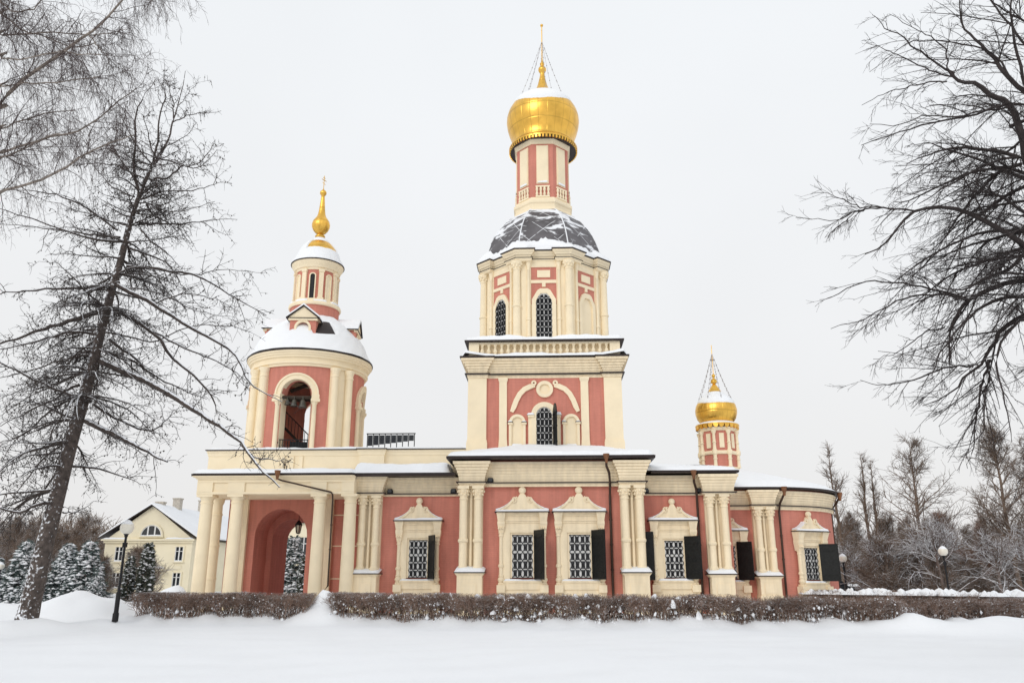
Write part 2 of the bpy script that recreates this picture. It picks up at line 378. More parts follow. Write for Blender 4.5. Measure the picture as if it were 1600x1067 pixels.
cm_f = column_mesh(1.8, 5.62, .185); cm_n = column_mesh(1.8, 5.3, .165); cm_s = column_mesh(1.8, 5.62, .075, False); cm_s2 = column_mesh(1.8, 5.3, .07, False)
cm_a = column_mesh(1.7, 4.82, .15); cm_a2 = column_mesh(1.7, 4.82, .065, False)
for x, y, m_ in ((-3.84, -.45, cm_f), (-3.17, -.45, cm_f), (-3.5, -.3, cm_s), (3.56, -.45, cm_f), (4.23, -.45, cm_f), (3.9, -.3, cm_s),
                 (-8.72, .4, cm_n), (-8.06, .4, cm_n), (-8.39, .52, cm_s2), (7.58, .42, cm_n), (8.23, .42, cm_n), (7.9, .55, cm_s2),
                 (10.15, 1.95, cm_a), (10.72, 1.95, cm_a), (10.43, 2.08, cm_a2)):
    link('column', m_, CH, (x, y, 0))
for x0, x1, y0, y1, top in ((-4.06, -2.94, -.82, .02, 1.75), (3.4, 4.5, -.82, .02, 1.75), (-8.92, -7.87, .08, .87, 1.7), (7.38, 8.42, .1, .87, 1.68), (9.93, 10.9, 1.62, 2.42, 1.6)):
    pedestal(x0, x1, y0, y1, top)
for x0, x1, y0, y1, z1 in ((-4.05, -2.97, -.22, .1, 5.62), (3.37, 4.46, -.22, .1, 5.62), (-8.95, -7.86, .62, .95, 5.3), (7.38, 8.45, .62, .95, 5.3), (9.95, 10.93, 2.17, 2.5, 4.84)):
    b = MB(); b.box(x0, x1, y0, y1, -.2, z1); b.build('pilaster', 'cream', CH)

# ---------------------------------------------------------------- entablatures: (path, ledge z, cornice top z, out at top)
def entablature(path, z_fr, z_ledge, z_top, out_, n=7, closed=False):
    b = MB(); b.sweep(path, [(-.4, z_fr), (.03, z_fr), (.03, z_ledge - .1), (.07, z_ledge - .09), (.07, z_ledge - .03), (-.4, z_ledge - .03)], closed)
    b.sweep(path, corbel(z_ledge + .02, z_top, .03, out_, n, back=-.4), closed)
    c = b.build('cornice', 'cream', CH)
    b = MB(); b.sweep(path, rect(.16, z_ledge - .028, z_ledge + .014, -.35), closed); b.build('ledge_flashing', 'metal', c)
    return c
fp = [(-4.02, 3.2), (-4.02, -.6), (-2.9, -.6), (-2.9, -.2), (3.36, -.2), (3.36, -.6), (4.47, -.6), (4.47, 3.2)]
entablature(fp, 5.62, 5.8, 6.74, .3)
np_ = [(-9.06, 2.4), (-9.06, .22), (-7.8, .22), (-7.8, .76), (-4.05, .76)]
entablature(np_, 5.28, 5.4, 6.16, .24, 6)
ep_ = [(4.5, .78), (7.3, .78), (7.3, .25), (8.5, .25), (8.66, .25), (8.66, 3.0)]
entablature(ep_, 5.28, 5.38, 6.2, .24, 6)
ap_ = [(8.62, 2.34), (9.9, 2.34), (9.9, 1.86), (10.95, 1.86), (10.95, 2.37)] + [(AC[0] + 4.66 * sin(a), AC[1] - 4.66 * cos(a)) for a in np.linspace(.14, pi, 32)]
entablature(ap_, 4.72, 4.92, 5.62, .22, 6)
# narrow lit band and string of the pink fields
# ---------------------------------------------------------------- eaves, roofs and the snow on them
def eave(path, z0, z1, name='eave', closed=False):
    b = MB(); b.sweep(path, [(-.9, z0 + .05), (-.12, z0), (0, z0 + .015), (.012, z1), (-.05, z1 + .015), (-.9, z1 + .15)], closed)
    return b.build(name, 'metal', CH)

# front block: shallow hipped slope rising to the cube
eave([(-4.62, 3.1), (-4.62, -1.02), (4.98, -1.02), (4.98, 3.1)], 6.81, 6.94)
def zfront(x, y):
    e = min((x + 4.6), (4.96 - x), (y + 1.0)); return 6.96 + max(0, e) * .25
b = MB(); b.add([(-4.6, -1, 6.95), (4.96, -1, 6.95), (4.96, 3.1, 6.95), (-4.6, 3.1, 6.95), (-.9, 3.1, 7.9), (1.2, 3.1, 7.9)], [(0, 1, 5, 4), (1, 2, 5), (3, 0, 4), (0, 3, 2, 1), (2, 3, 4, 5)])
rf = b.build('roof', 'metal', CH)
s = MB(); snow_sheet(s, -4.58, 4.94, -1.0, 2.98, zfront, .17, .16, 3, .2, .3); s.build('roof_snow', 'snow', rf, smooth=True)

# nave west bay and porch share one eave line
eave([(-16.75, 4), (-16.75, -.52), (-9.1, -.52), (-9.1, -.28), (-4.3, -.28), (-4.3, .3)], 6.13, 6.25)
b = MB(); b.box(-16.7, -9.1, -.5, 2.0, 6.24, 6.28); b.box(-9.09, -4.3, -.26, 2.0, 6.24, 6.29); rf = b.build('roof', 'metal', CH)
s = MB(); snow_sheet(s, -16.72, -9.05, -.5, 1.6, lambda x, y: 6.27 + .12 * (y + .5), .2, .15, 7, .25, .25)
snow_sheet(s, -9.15, -4.55, -.26, 1.6, lambda x, y: 6.28 + .12 * (y + .3), .42, .15, 9, .3, .2)
s.build('roof_snow', 'snow', rf, smooth=True)
# east bay
eave([(4.9, -.02), (8.95, -.02), (8.95, 3.4)], 6.25, 6.36)
def zeast(x, y): return 6.37 + min(.22 * (y + .02), .8)
b = MB(); b.add([(4.4, 0, 6.35), (8.93, 0, 6.35), (8.93, 11, 6.35), (4.4, 11, 6.35), (4.4, 4, 7.15), (8.1, 4, 7.15), (8.1, 7, 7.15), (4.4, 7, 7.15)], [(0, 1, 5, 4), (1, 2, 6, 5), (4, 5, 6, 7), (2, 3, 7, 6), (0, 3, 2, 1), (0, 4, 7, 3)])
rf = b.build('roof', 'metal', CH)
s = MB(); snow_sheet(s, 4.45, 8.9, 0, 9, lambda x, y: 6.37 + min(.2 * max(0, min(y, (8.92 - x))), .78), .14, .16, 12, .2, .3); s.build('roof_snow', 'snow', rf, smooth=True)
# apse: half cone
ae = [(8.7, 1.9), (10.5, 1.9)] + [(AC[0] + 5.1 * sin(a), AC[1] - 5.1 * cos(a)) for a in np.linspace(0, pi, 36)[1:]]
eave(ae, 5.69, 5.78)
b = MB(); vs = []; fs = []; N_ = 40; Mr = 14
angs = np.linspace(-.0, pi, N_)
edge = [(8.7, 1.92), (9.6, 1.92)] + [(AC[0] + 5.08 * sin(a), AC[1] - 5.08 * cos(a)) for a in angs]
for j in range(Mr + 1):
    t = j / Mr
    for i, (x, y) in enumerate(edge):
        tx, ty = 9.0, 7.0
        tx = 8.62 if i < 1 else 9.0
        z = 5.79 + 1.62 * t ** .92 + (.14 * sqrt(max(0, 1 - (1 - min(1, t * 9)) ** 2)) * (1 + .3 * noise2(x, y + t * 4, 2)))
        vs.append((x + (tx - x) * t, y + (ty - y) * t, z))
ne = len(edge)
for j in range(Mr):
    for i in range(ne - 1): a = j * ne + i; fs.append((a, a + 1, a + ne + 1, a + ne))
b.add(vs, fs); ar = b.build('roof', 'snow', CH, smooth=True)
# snow lying along ledges of the clustered-column caps is small: thin lips on the flashings
# ---------------------------------------------------------------- windows
def ogee(hw, H):
    h = [(hw, 0), (hw, .07), (hw * .86, .12), (hw * .72, .2), (hw * .58, .31), (hw * .46, .44), (hw * .37, .56), (hw * .31, .585), (hw * .22, .60), (hw * .15, .66), (hw * .11, .76)]
    k = (H - .34) / .78
    return [(x, z * k) for x, z in h]

def make_window(hw, ow, oz0, oz1, zb, zt, leaf_deg, loc, rz=0, label=None, left_leaf=None):
    """surround is the window's own mesh; loc is the point of the wall face at ground level"""
    H = zt - zb; b = MB(); jw = hw * .36
    b.box(-ow - jw, -ow - .1, -.16, .02, oz0 - .12, zb - .5); b.box(ow + .1, ow + jw, -.16, .02, oz0 - .12, zb - .5)
    b.box(-ow - .1, -ow, -.1, .02, oz0, oz1 + .1); b.box(ow, ow + .1, -.1, .02, oz0, oz1 + .1)
    b.box(-ow, ow, -.1, .02, oz1, oz1 + .1); b.box(-ow - .1, ow + .1, -.16, .02, oz1 + .1, zb - .5)
    e = hw * .84
    for i, (za, zc, o) in enumerate(((-.5, -.42, .2), (-.42, -.36, .25), (-.36, -.2, .21), (-.2, -.13, .26), (-.13, -.07, .31), (-.07, -.02, .36))):
        b.box(-e - o * .25 + .05, e + o * .25 - .05, -o, .02, zb + za, zb + zc)
    cx = hw * .8
    for sx in (-1, 1):
        X = sx * cx
        b.frust((X - .11, X + .11, -.24, .02, zb - .92), (X - .17, X + .17, -.32, .02, zb - .55)); b.box(X - .17, X + .17, -.33, .02, zb - .55, zb - .43)
        b.frust((X - .15, X + .15, -.32, .02, zb - .43), (X - .2, X + .2, -.42, .02, zb - .1)); b.box(X - .21, X + .21, -.43, .02, zb - .1, zb - .025)
        z0, z1 = oz0 - .3, zb - .92; zm = z0 + (z1 - z0) * .36
        b.lathe([(.14, z0), (.15, z0 + .05), (.1, z0 + .1), (.155, z0 + .2), (.155, z0 + .26), (.1, z0 + .34), (.13, z0 + .38), (.1, z0 + .43), (.095, zm - .08), (.13, zm - .05), (.14, zm), (.13, zm + .05), (.095, zm + .08),
                 (.09, z1 - .2), (.12, z1 - .17), (.12, z1 - .12), (.1, z1 - .1), (.14, z1)], X, -.14, 14)
        b.box(X - .19, X + .19, -.36, .02, oz0 - .62, oz0 - .3)
        for k in range(3): b.sphere((X - .1 + k * .1, -.31, zb - .74), .055, 6)
    b.box(-hw * .95, hw * .95, -.2, .02, -.2, oz0 - .5); b.box(-hw * .9, hw * .9, -.26, .02, oz0 - .5, oz0 - .2); b.box(-hw * .72, hw * .72, -.3, .02, oz0 - .2, oz0 - .12)
    win = link('window', b.mesh('window', 'cream', smooth=False), CH, loc); win.rotation_euler.z = rz
    if label: win['label'] = label
    def part(name, mb, m_, smooth=False, ang=40): o = link(name, mb.mesh(name, m_, smooth, ang=ang), None); o.parent = win; return o
    # pediment with its ball and scrolls
    p = MB(); og = ogee(hw, H); half = [(x, zb + z) for x, z in og]
    p.prism([(x, z) for x, z in half] + [(-x, z) for x, z in reversed(half)], -.26, .02)
    rb = .175 * (H / 1.14); p.sphere((0, -.16, zt - rb), rb, 14); p.disc(0, zt - rb - .22, .12, -.24, .02, 12)
    inner = half[1:8]; p.strip([(x - .02, z - .1) for x, z in inner], inner, -.32, -.2); p.strip([(-x + .02, z - .1) for x, z in inner], [(-x, z) for x, z in inner], -.32, -.2)
    for sx in (-1, 1):
        for k in range(9):
            a0, a1 = [pi * .2 + q * 2 * pi / 9 for q in (k, k + 1)]; c = (sx * hw * .3, zb + H * .47)
            p.tube([(c[0] + .09 * cos(a0), -.29, c[1] + .11 * sin(a0)), (c[0] + .09 * cos(a1), -.29, c[1] + .11 * sin(a1))], .035, 6)
        p.tube([(sx * hw * .3 - sx * .02, -.28, zb + H * .5), (sx * hw * .2, -.28, zb + H * .6)], [.05, .03], 6)
    part('pediment', p, 'cream')
    f = MB(); f.box(-hw - .05, hw + .05, -.5, .02, zb - .03, zb + .012); part('flashing', f, 'metal')
    s_ = MB(); snow_sheet(s_, -hw - .03, hw + .03, -.49, -.22, zb + .01, .1, .08, hw + loc[0], .12, .3)
    sh = [(x, z) for x, z in half[1:7]]
    for sx in (-1, 1):
        for (xa, za), (xb, zc) in zip(sh, sh[1:]):
            t_ = .07 * max(.2, 1 - (zc - zb) / .5)
            q = [(sx * xa, -.36, za + .004), (sx * xb, -.3, zc + .004), (sx * xb, 0, zc + .004), (sx * xa, 0, za + .004)]
            s_.add(q + [(x, y, z + t_) for x, y, z in q], [(0, 1, 2, 3), (4, 5, 6, 7), (0, 1, 5, 4), (1, 2, 6, 5), (2, 3, 7, 6), (3, 0, 4, 7)])
    part('pediment_snow', s_, 'snow', True)
    s_ = MB(); snow_sheet(s_, -hw * .7, hw * .7, -.3, -.08, oz0 - .12, .08, .08, loc[0], .1, .3); part('sill_snow', s_, 'snow', True)
    g = MB(); g.box(-ow, ow, -.035, .0, oz0, oz1); part('pane', g, 'glass')
    fr = MB(); Y0, Y1 = -.07, -.03
    fr.box(-ow, -ow + .06, Y0, Y1, oz0, oz1); fr.box(ow - .06, ow, Y0, Y1, oz0, oz1); fr.box(-ow + .06, ow - .06, Y0, Y1, oz1 - .07, oz1); fr.box(-ow + .06, ow - .06, Y0, Y1, oz0, oz0 + .07)
    fr.box(-.05, .05, Y0 - .004, Y1, oz0 + .07, oz1 - .07)
    for sx in (-1, 1): fr.box(sx * ow * .5 - .022, sx * ow * .5 + .022, Y0 + .004, Y1, oz0 + .07, oz1 - .07)
    for k, wd in ((1, .02), (2, .02), (3, .05), (4, .02)):
        z = oz0 + (oz1 - oz0) * k / 5; fr.box(-ow + .06, ow - .06, Y0 + .008, Y1, z - wd, z + wd)
    part('frame', fr, 'white')
    gr = MB(); W = 2 * ow; cw = W / 4; chh = (oz1 - oz0) / 7
    for i in range(-7, 5):          # ogee lattice
        for sgn in (1, -1):
            pts = []
            for k in range(11):
                z = oz0 + (oz1 - oz0) * k / 10; x = -ow + (i + (k * .5)) * cw
                if -ow - 1e-6 <= x <= ow + 1e-6: pts.append((sgn * x, -.11, z))
            if len(pts) > 1: gr.tube(pts, .016, 4)
    for z in (oz0 + .01, oz1 - .01): gr.tube([(-ow, -.11, z), (ow, -.11, z)], .014, 4)
    part('grille', gr, 'iron')
    def leaf(hx, deg, sgn, wl):
        s2 = MB(); z0, z1 = oz0 - .06, oz1 + .2
        s2.box(0, sgn * wl, -.03, 0, z0, z1)
        for za, zc in ((z0, z0 + .07), (z1 - .07, z1), ((z0 + z1) / 2 - .04, (z0 + z1) / 2 + .04)): s2.box(.01 * sgn, sgn * (wl - .01), -.045, .015, za, zc)
        for xa in (.0, wl - .06): s2.box(sgn * xa, sgn * (xa + .06), -.04, .01, z0 + .07, z1 - .07)
        for zc in (z0 + .3, z1 - .3): s2.box(sgn * .0, sgn * wl * .8, -.055, .02, zc - .03, zc + .03)
        o = link('shutter', s2.mesh('shutter', 'shutter')); o.parent = win; o.location = (hx, -.17, 0); o.rotation_euler.z = -R(deg) * sgn
        h = MB(); h.tube([(hx + sgn * .3, -.17, oz0 - .02), (hx + sgn * .55, -.17, oz0 - .02)], .012, 4); part('shutter_stay', h, 'iron')
    leaf(ow + .08, leaf_deg, 1, 2 * ow + .02)
    if left_leaf: leaf(-ow - .06, left_leaf, -1, 2 * ow * .9)
    return win

make_window(1.13, .43, 1.55, 3.25, 4.14, 5.22, 64, (-6.07, .85, 0))
make_window(1.22, .475, 1.54, 3.44, 4.47, 5.62, 63, (-1.14, 0, 0))
make_window(1.22, .475, 1.54, 3.44, 4.47, 5.62, 56, (1.48, 0, 0))
make_window(1.13, .42, 1.55, 3.2, 4.12, 5.14, 42, (5.86, .85, 0))
make_window(1.0, .4, 1.5, 3.0, 3.73, 4.7, 46, (8.62, 2.4, 0))
aw = R(29)
make_window(1.0, .42, 1.45, 2.93, 3.72, 4.68, 46, (AC[0] + AR * sin(aw), AC[1] - AR * cos(aw), 0), aw)
# folded leaf beside the right corner columns
b = MB(); b.box(4.52, 4.9, .42, .46, 1.45, 3.6)
for za in (1.45, 2.45, 3.52): b.box(4.53, 4.89, .4, .48, za, za + .08)
b.build('shutter', 'shutter', CH)

# ---------------------------------------------------------------- downpipes
def downpipe(pts, r=.055, hop=None):
    b = MB(); b.tube(pts, r, 8)
    for p, q in zip(pts, pts[1:]):
        if abs(p[2] - q[2]) > 2:
            for k in range(1, int(abs(p[2] - q[2]) / 1.1)):
                t = k * 1.1 / abs(p[2] - q[2]); c = [p[i] + (q[i] - p[i]) * t for i in range(3)]
                b.tube([(c[0], c[1], c[2] - .03), (c[0], c[1], c[2] + .03)], r * 1.35, 8)
    o = b.build('downpipe', 'pipe', CH, smooth=True)
    if hop:
        b = MB(); x, y, z = hop; b.lathe([(.06, z - .42), (.07, z - .3), (.13, z - .1), (.15, z)], x, y, 12); b.build('hopper', 'rust', o, smooth=True)
downpipe([(2.74, -1.06, 6.62), (2.74, -1.0, 6.45), (2.88, -.62, 6.2), (2.92, -.44, 5.75), (2.92, -.3, 5.45), (2.92, -.14, 5.2), (2.92, -.14, .3)], .06, (2.74, -1.08, 7.0))
downpipe([(6.84, -.05, 6.0), (6.86, .1, 5.85), (7.02, .55, 5.55), (7.05, .66, 5.2), (7.05, .7, .3)], .06, (6.84, -.06, 6.36))
downpipe([(11.47, 1.85, 5.45), (11.42, 2.0, 5.3), (11.32, 2.24, 5.0), (11.28, 2.34, 4.6), (11.28, 2.36, .3)], .055, (11.47, 1.84, 5.78))
downpipe([(15.05, 4.75, 5.45), (14.95, 5.0, 5.2), (14.8, 5.35, 4.9), (14.78, 5.3, .3)], .055, (15.1, 4.7, 5.76))
downpipe([(-12.55, -.72, 5.98), (-12.4, -.6, 5.92), (-10.05, -.48, 5.38), (-9.98, -.46, 5.28), (-9.98, -.36, 5.0), (-9.98, -.3, 1.2), (-10.2, -.3, .9)], .04, (-12.55, -.78, 6.36))

# ---------------------------------------------------------------- entrance porch under the bell tower
def wall_with_arch(mb, X0, X1, y0, y1, z1, ax, ar, zs, n=14, z0=-.3):
    """wall from X0 to X1 with a round-headed opening through it"""
    arc = [(ax - ar * cos(pi * k / n), zs + ar * sin(pi * k / n)) for k in range(n + 1)]
    mb.box(X0, ax - ar, y0, y1, z0, z1); mb.box(ax + ar, X1, y0, y1, z0, z1)
    mb.strip(arc, [(x, z1) for x, z in arc], y0, y1)
b = MB(); wall_with_arch(b, -16.0, -9.0, 2.6, 4.5, 6.6, -13.27, 1.32, 3.55); pw = b.build('porch_wall', 'pink', CH)
b = MB(); wall_with_arch(b, -15.6, -10.4, 4.5, 7.0, 6.6, -13.27, 1.05, 3.45); b.build('porch_wall', 'pink', CH)
b = MB(); b.box(-16.35, -15.75, 7.0, 11.4, -.3, 6.6); b.box(-10.4, -9.0, 7.0, 11.4, -.3, 6.6); b.build('porch_wall', 'pink', CH)
# thin string courses on the porch walls
b = MB()
for z in (1.5, 3.05, 4.55): b.box(-10.63, -9.0, 2.57, 2.62, z - .025, z + .025)
b.build('string_course', 'cream', CH)
b = MB(); b.box(-15.65, -14.97, 2.4, 2.65, -.2, 5.5); b.build('pilaster', 'cream', CH)
b = MB(); b.box(-11.25, -10.65, 2.4, 2.65, -.2, 5.5); b.build('pilaster', 'cream', CH)
def tuscan(r0, r1, z0, z1):
    H = z1 - z0; p = [(r0 * 1.35, z0), (r0 * 1.35, z0 + .15), (r0 * 1.2, z0 + .22), (r0 * 1.02, z0 + .3)]
    for k in range(7): t = k / 6; p.append((r0 + (r1 - r0) * t ** 1.5, z0 + .32 + (H - .75) * t))
    p += [(r1 * 1.1, z1 - .41), (r1 * 1.1, z1 - .36), (r1 * 1.0, z1 - .35), (r1 * 1.02, z1 - .25), (r1 * 1.25, z1 - .16), (r1 * 1.3, z1 - .12)]
    b = MB(); b.lathe(p, 0, 0, 24); q = r1 * 1.38; b.box(-q, q, -q, q, z1 - .12, z1); return b.mesh('column', 'cream2', smooth=True)
tm = tuscan(.315, .275, -.1, 5.32)
for x, y in ((-16.08, .0), (-14.62, .0), (-10.66, .0), (-9.22, .0), (-16.2, 11.2), (-10.0, 11.2)): link('column', tm, CH, (x, y, 0))
b = MB(); q = [(.29, -.1)]
for z in (1.5, 3.05, 4.55): q += [(.285, z - .05), (.305, z - .04), (.305, z + .04), (.28, z + .05)]
q += [(.27, 5.0), (.33, 5.12), (.36, 5.3)]; b.lathe(q, 0, 0, 22); b.box(-.37, .37, -.37, .37, 5.3, 5.42)
link('column', b.mesh('column', 'cream2', smooth=True), CH, (-16.4, 2.0, 0))
# architrave with sunk panels
b = MB(); b.box(-16.45, -8.98, -.32, 2.6, 5.32, 6.02)
for x0, x1 in ((-16.47, -15.72), (-15.0, -14.2), (-11.05, -10.3), (-9.6, -9.0)): b.box(x0, x1, -.4, -.3, 5.425, 5.855)
b.box(-16.47, -8.98, -.4, -.3, 5.86, 6.0); b.box(-16.47, -8.98, -.4, -.3, 5.315, 5.42)
b.sweep([(-16.45, 3.5), (-16.45, -.4), (-8.98, -.4)], [(-.2, 6.0), (.06, 6.0), (.1, 6.06), (.2, 6.1), (.24, 6.15), (-.2, 6.15)])
b.build('architrave', 'cream2', CH)
# parapet storey standing back above the eaves
b = MB(); b.box(-16.88, -8.2, 1.58, 11.3, 6.3, 7.62)
b.sweep([(-16.9, 4), (-16.9, 1.55), (-9.25, 1.55), (-9.25, 1.35), (-8.0, 1.35), (-8.0, 1.55), (-3.98, 1.55)], [(-.1, 6.3), (0, 6.3), (0, 7.35), (.03, 7.37), (.05, 7.5), (.09, 7.55), (.09, 7.64), (-.1, 7.64)])
b.box(-8.2, -3.98, 1.6, 6, 6.3, 7.62)
for x in (-13.1, -12.65, -12.2): b.box(x - .1, x + .1, 1.47, 1.56, 6.7, 7.35)
pp = b.build('parapet', 'cream2', CH)
b = MB(); b.sweep([(-16.9, 4), (-16.9, 1.55), (-9.25, 1.55), (-9.25, 1.35), (-8.0, 1.35), (-8.0, 1.55), (-3.98, 1.55)], rect(.15, 7.645, 7.69, -.15)); b.build('flashing', 'metal', pp)
s = MB(); snow_sheet(s, -16.95, -4.05, 1.47, 6.5, lambda x, y: 7.69, .11, .2, 21, .15, .5); s.build('parapet_snow', 'snow', pp, smooth=True)
s = MB(); snow_sheet(s, -16.95, -9, 6.4, 11.3, lambda x, y: 7.66, .11, .3, 22, .15, .5); s.build('parapet_snow', 'snow', pp, smooth=True)

# ---------------------------------------------------------------- central cube
CX0, CX1, CY0, CY1 = -4.05, 3.95, 3.0, 11.0
b = MB(); b.box(CX0 + .1, CX1 - .1, CY0, CY1, 5, 12.0); tower = b.build('tower', 'pink', CH)
for x0, x1 in ((CX0, -3.08), (3.03, CX1)):
    b = MB(); b.box(x0, x1, CY0 - .14, CY1 + .1, 6.6, 11.62); b.box(x0 - .05, x1 + .05, CY0 - .2, CY1 + .16, 6.6, 8.2); b.box(x0 - .03, x1 + .03, CY0 - .17, CY1 + .13, 8.2, 8.32)
    b.build('corner_pilaster', 'cream2', tower)
for xc in (-2.22, 2.02):
    b = MB(); b.frust((xc - .27, xc + .27, CY0 - .12, CY0 + .02, 7.4), (xc - .2, xc + .2, CY0 - .1, CY0 + .02, 8.4)); b.box(xc - .2, xc + .2, CY0 - .1, CY0 + .02, 8.4, 11.35)
    b.frust((xc - .2, xc + .2, CY0 - .1, CY0 + .02, 11.35), (xc - .25, xc + .25, CY0 - .15, CY0 + .02, 11.5)); b.box(xc - .25, xc + .25, CY0 - .15, CY0 + .02, 11.5, 11.6)
    b.build('pilaster', 'cream2', tower)
jog = [(CX0, CY1), (CX0, CY0 - .16), (-3.05, CY0 - .16), (-3.05, CY0), (3.0, CY0), (3.0, CY0 - .16), (CX1, CY0 - .16), (CX1, CY1)]
b = MB(); b.sweep(jog, [(-.3, 11.58), (.03, 11.58), (.03, 11.68), (.06, 11.7), (.06, 11.75), (-.3, 11.75)])
b.sweep(jog, corbel(11.82, 12.6, .0, .36, 6, back=-.3)); tcn = b.build('cornice', 'cream', tower)
b = MB(); b.sweep(jog, rect(.17, 11.755, 11.815, -.3)); b.sweep(jog, rect(.42, 12.605, 12.68, -.3)); b.build('ledge_flashing', 'metal', tower)
b = MB(); b.box(CX0 - .1, CX1 + .1, CY0 - .1, CY1, 12.55, 12.7); b.build('roof', 'metal', tower)
def zs1(x, y): return 12.68 + .0 * x
s = MB(); snow_sheet(s, CX0 - .42, CX1 + .42, CY0 - .56, CY0 + .6, lambda x, y: 12.66 + .16 * max(0, (abs(x + .05) - 2.9)) * (abs(x + .05) < 4.2), .2, .14, 31, .22, .35); s.build('ledge_snow', 'snow', tower, smooth=True)
# balustrade
BY = 2.78
b = MB(); b.box(CX0 + .02, -3.5, BY, CY1, 12.7, 13.5); b.box(3.4, CX1 - .02, BY, CY1, 12.7, 13.5)
b.box(-3.5, 3.4, BY + .02, BY + .36, 13.4, 13.5); b.box(-3.5, 3.4, BY + .05, BY + .36, 12.7, 12.84); b.box(-3.5, 3.4, BY + .36, BY + .5, 12.7, 13.5)
bal = b.build('balustrade', 'cream2', tower)
pr = [(.1, 12.84), (.1, 12.89), (.06, 12.92), (.11, 13.0), (.115, 13.05), (.06, 13.18), (.05, 13.22), (.085, 13.26), (.06, 13.3), (.1, 13.35), (.1, 13.4)]
bb = MB(); bb.lathe(pr, 0, 0, 12); bmesh_ = bb.mesh('baluster', 'cream2', smooth=True)
for k in range(20): o = link('baluster', bmesh_, tower, (-3.33 + k * 6.57 / 19, BY + .15, 0))
b = MB(); b.sweep([(CX0, CY1), (CX0, BY), (CX1, BY), (CX1, CY1)], rect(.2, 13.51, 13.585, -1.2)); b.build('coping_flashing', 'metal', tower)
s = MB(); snow_sheet(s, CX0 - .17, CX1 + .17, BY - .18, BY + 1.6, 13.585, .27, .14, 37, .25, .42)
s.build('coping_snow', 'snow', tower, smooth=True)
# ornament of the front: ring, ogee scrolls, arched window, two niches
xc = -.05; F = CY0
b = MB(); n_ = 28
b.strip([(xc + .27 * cos(2 * pi * k / n_), 10.97 + .27 * sin(2 * pi * k / n_)) for k in range(n_ + 1)], [(xc + .44 * cos(2 * pi * k / n_), 10.97 + .44 * sin(2 * pi * k / n_)) for k in range(n_ + 1)], F - .14, F + .02)
b.disc(xc, 10.97, .275, F - .03, F + .02, 28)
ogp = [(-.5, 11.18), (-.75, 11.12), (-1.05, 10.98), (-1.3, 10.72), (-1.48, 10.38), (-1.6, 10.05), (-1.72, 9.78)]
for sg in (-1, 1):
    po = [Vector((x, z)) for x, z in ogp]; a_ = []; c_ = []
    for i, p in enumerate(po):
        t = (po[min(i + 1, 6)] - po[max(0, i - 1)]).normalized(); nn = Vector((-t.y, t.x)); wd = .13 if 0 < i < 6 else .09
        a_.append((xc - sg * -(p.x + nn.x * wd), p.y + nn.y * wd)); c_.append((xc - sg * -(p.x - nn.x * wd), p.y - nn.y * wd))
    b.strip(a_, c_, F - .11, F + .02)
    cx_, cz_ = xc + sg * .56, 11.3
    b.strip([(cx_ + .05 * cos(q), cz_ + .05 * sin(q)) for q in np.linspace(0, 2 * pi, 14)], [(cx_ + .14 * cos(q), cz_ + .14 * sin(q)) for q in np.linspace(0, 2 * pi, 14)], F - .13, F + .02)
b.build('relief_ornament', 'cream2', tower)
def arc(x, z, r, n=14): return [(x - r * cos(pi * k / n), z + r * sin(pi * k / n)) for k in range(n + 1)]
def niche(x, hw, z0, zs, frame=.14):
    b = MB(); b.strip([(x - hw, z0)] + arc(x, zs, hw) + [(x + hw, z0)], [(x - hw - frame, z0)] + arc(x, zs, hw + frame) + [(x + hw + frame, z0)], F - .13, F + .02)
    b.prism([(x - hw, z0)] + arc(x, zs, hw) + [(x + hw, z0)], F - .02, F + .03)
    for sx in (-1, 1): b.box(x + sx * (hw + frame / 2) - .12, x + sx * (hw + frame / 2) + .12, F - .18, F + .02, zs - .1, zs)
    b.build('niche', 'cream2', tower)
    f = MB()
    for sx in (-1, 1): f.box(x + sx * (hw + frame / 2) - .14, x + sx * (hw + frame / 2) + .14, F - .2, F, zs + .003, zs + .035)
    f.box(x - hw - .02, x + hw + .02, F - .16, F - .1, z0 - .05, z0 - .003); f.build('niche_flashing', 'metal', tower)
    s = MB(); snow_sheet(s, x - hw, x + hw, F - .15, F - .02, z0, .09, .07, x, .05)
    for sx in (-1, 1): snow_sheet(s, x + sx * (hw + frame / 2) - .13, x + sx * (hw + frame / 2) + .13, F - .19, F - .02, zs + .035, .06, .06, x, .05)
    s.build('niche_snow', 'snow', tower, smooth=True)
niche(-1.48, .29, 8.02, 9.22); niche(1.3, .29, 8.02, 9.22)
ax, hw, zs = -.08, .42, 9.6
b = MB(); b.strip([(ax - hw, 7.6)] + arc(ax, zs, hw) + [(ax + hw, 7.6)], [(ax - hw - .24, 7.6)] + arc(ax, zs, hw + .26) + [(ax + hw + .24, 7.6)], F - .16, F + .02)
for sx in (-1, 1): b.box(ax + sx * .68 - .17, ax + sx * .68 + .17, F - .22, F + .02, zs - .12, zs - .02); b.box(ax + sx * .74 - .09, ax + sx * .74 + .09, F - .12, F + .02, 7.6, zs - .12)
b.build('window_surround', 'cream2', tower)
s = MB()
for sx in (-1, 1): snow_sheet(s, ax + sx * .7 - .2, ax + sx * .7 + .2, F - .24, F, zs + .0, .13, .08, sx, .1)
s.build('ledge_snow', 'snow', tower, smooth=True)
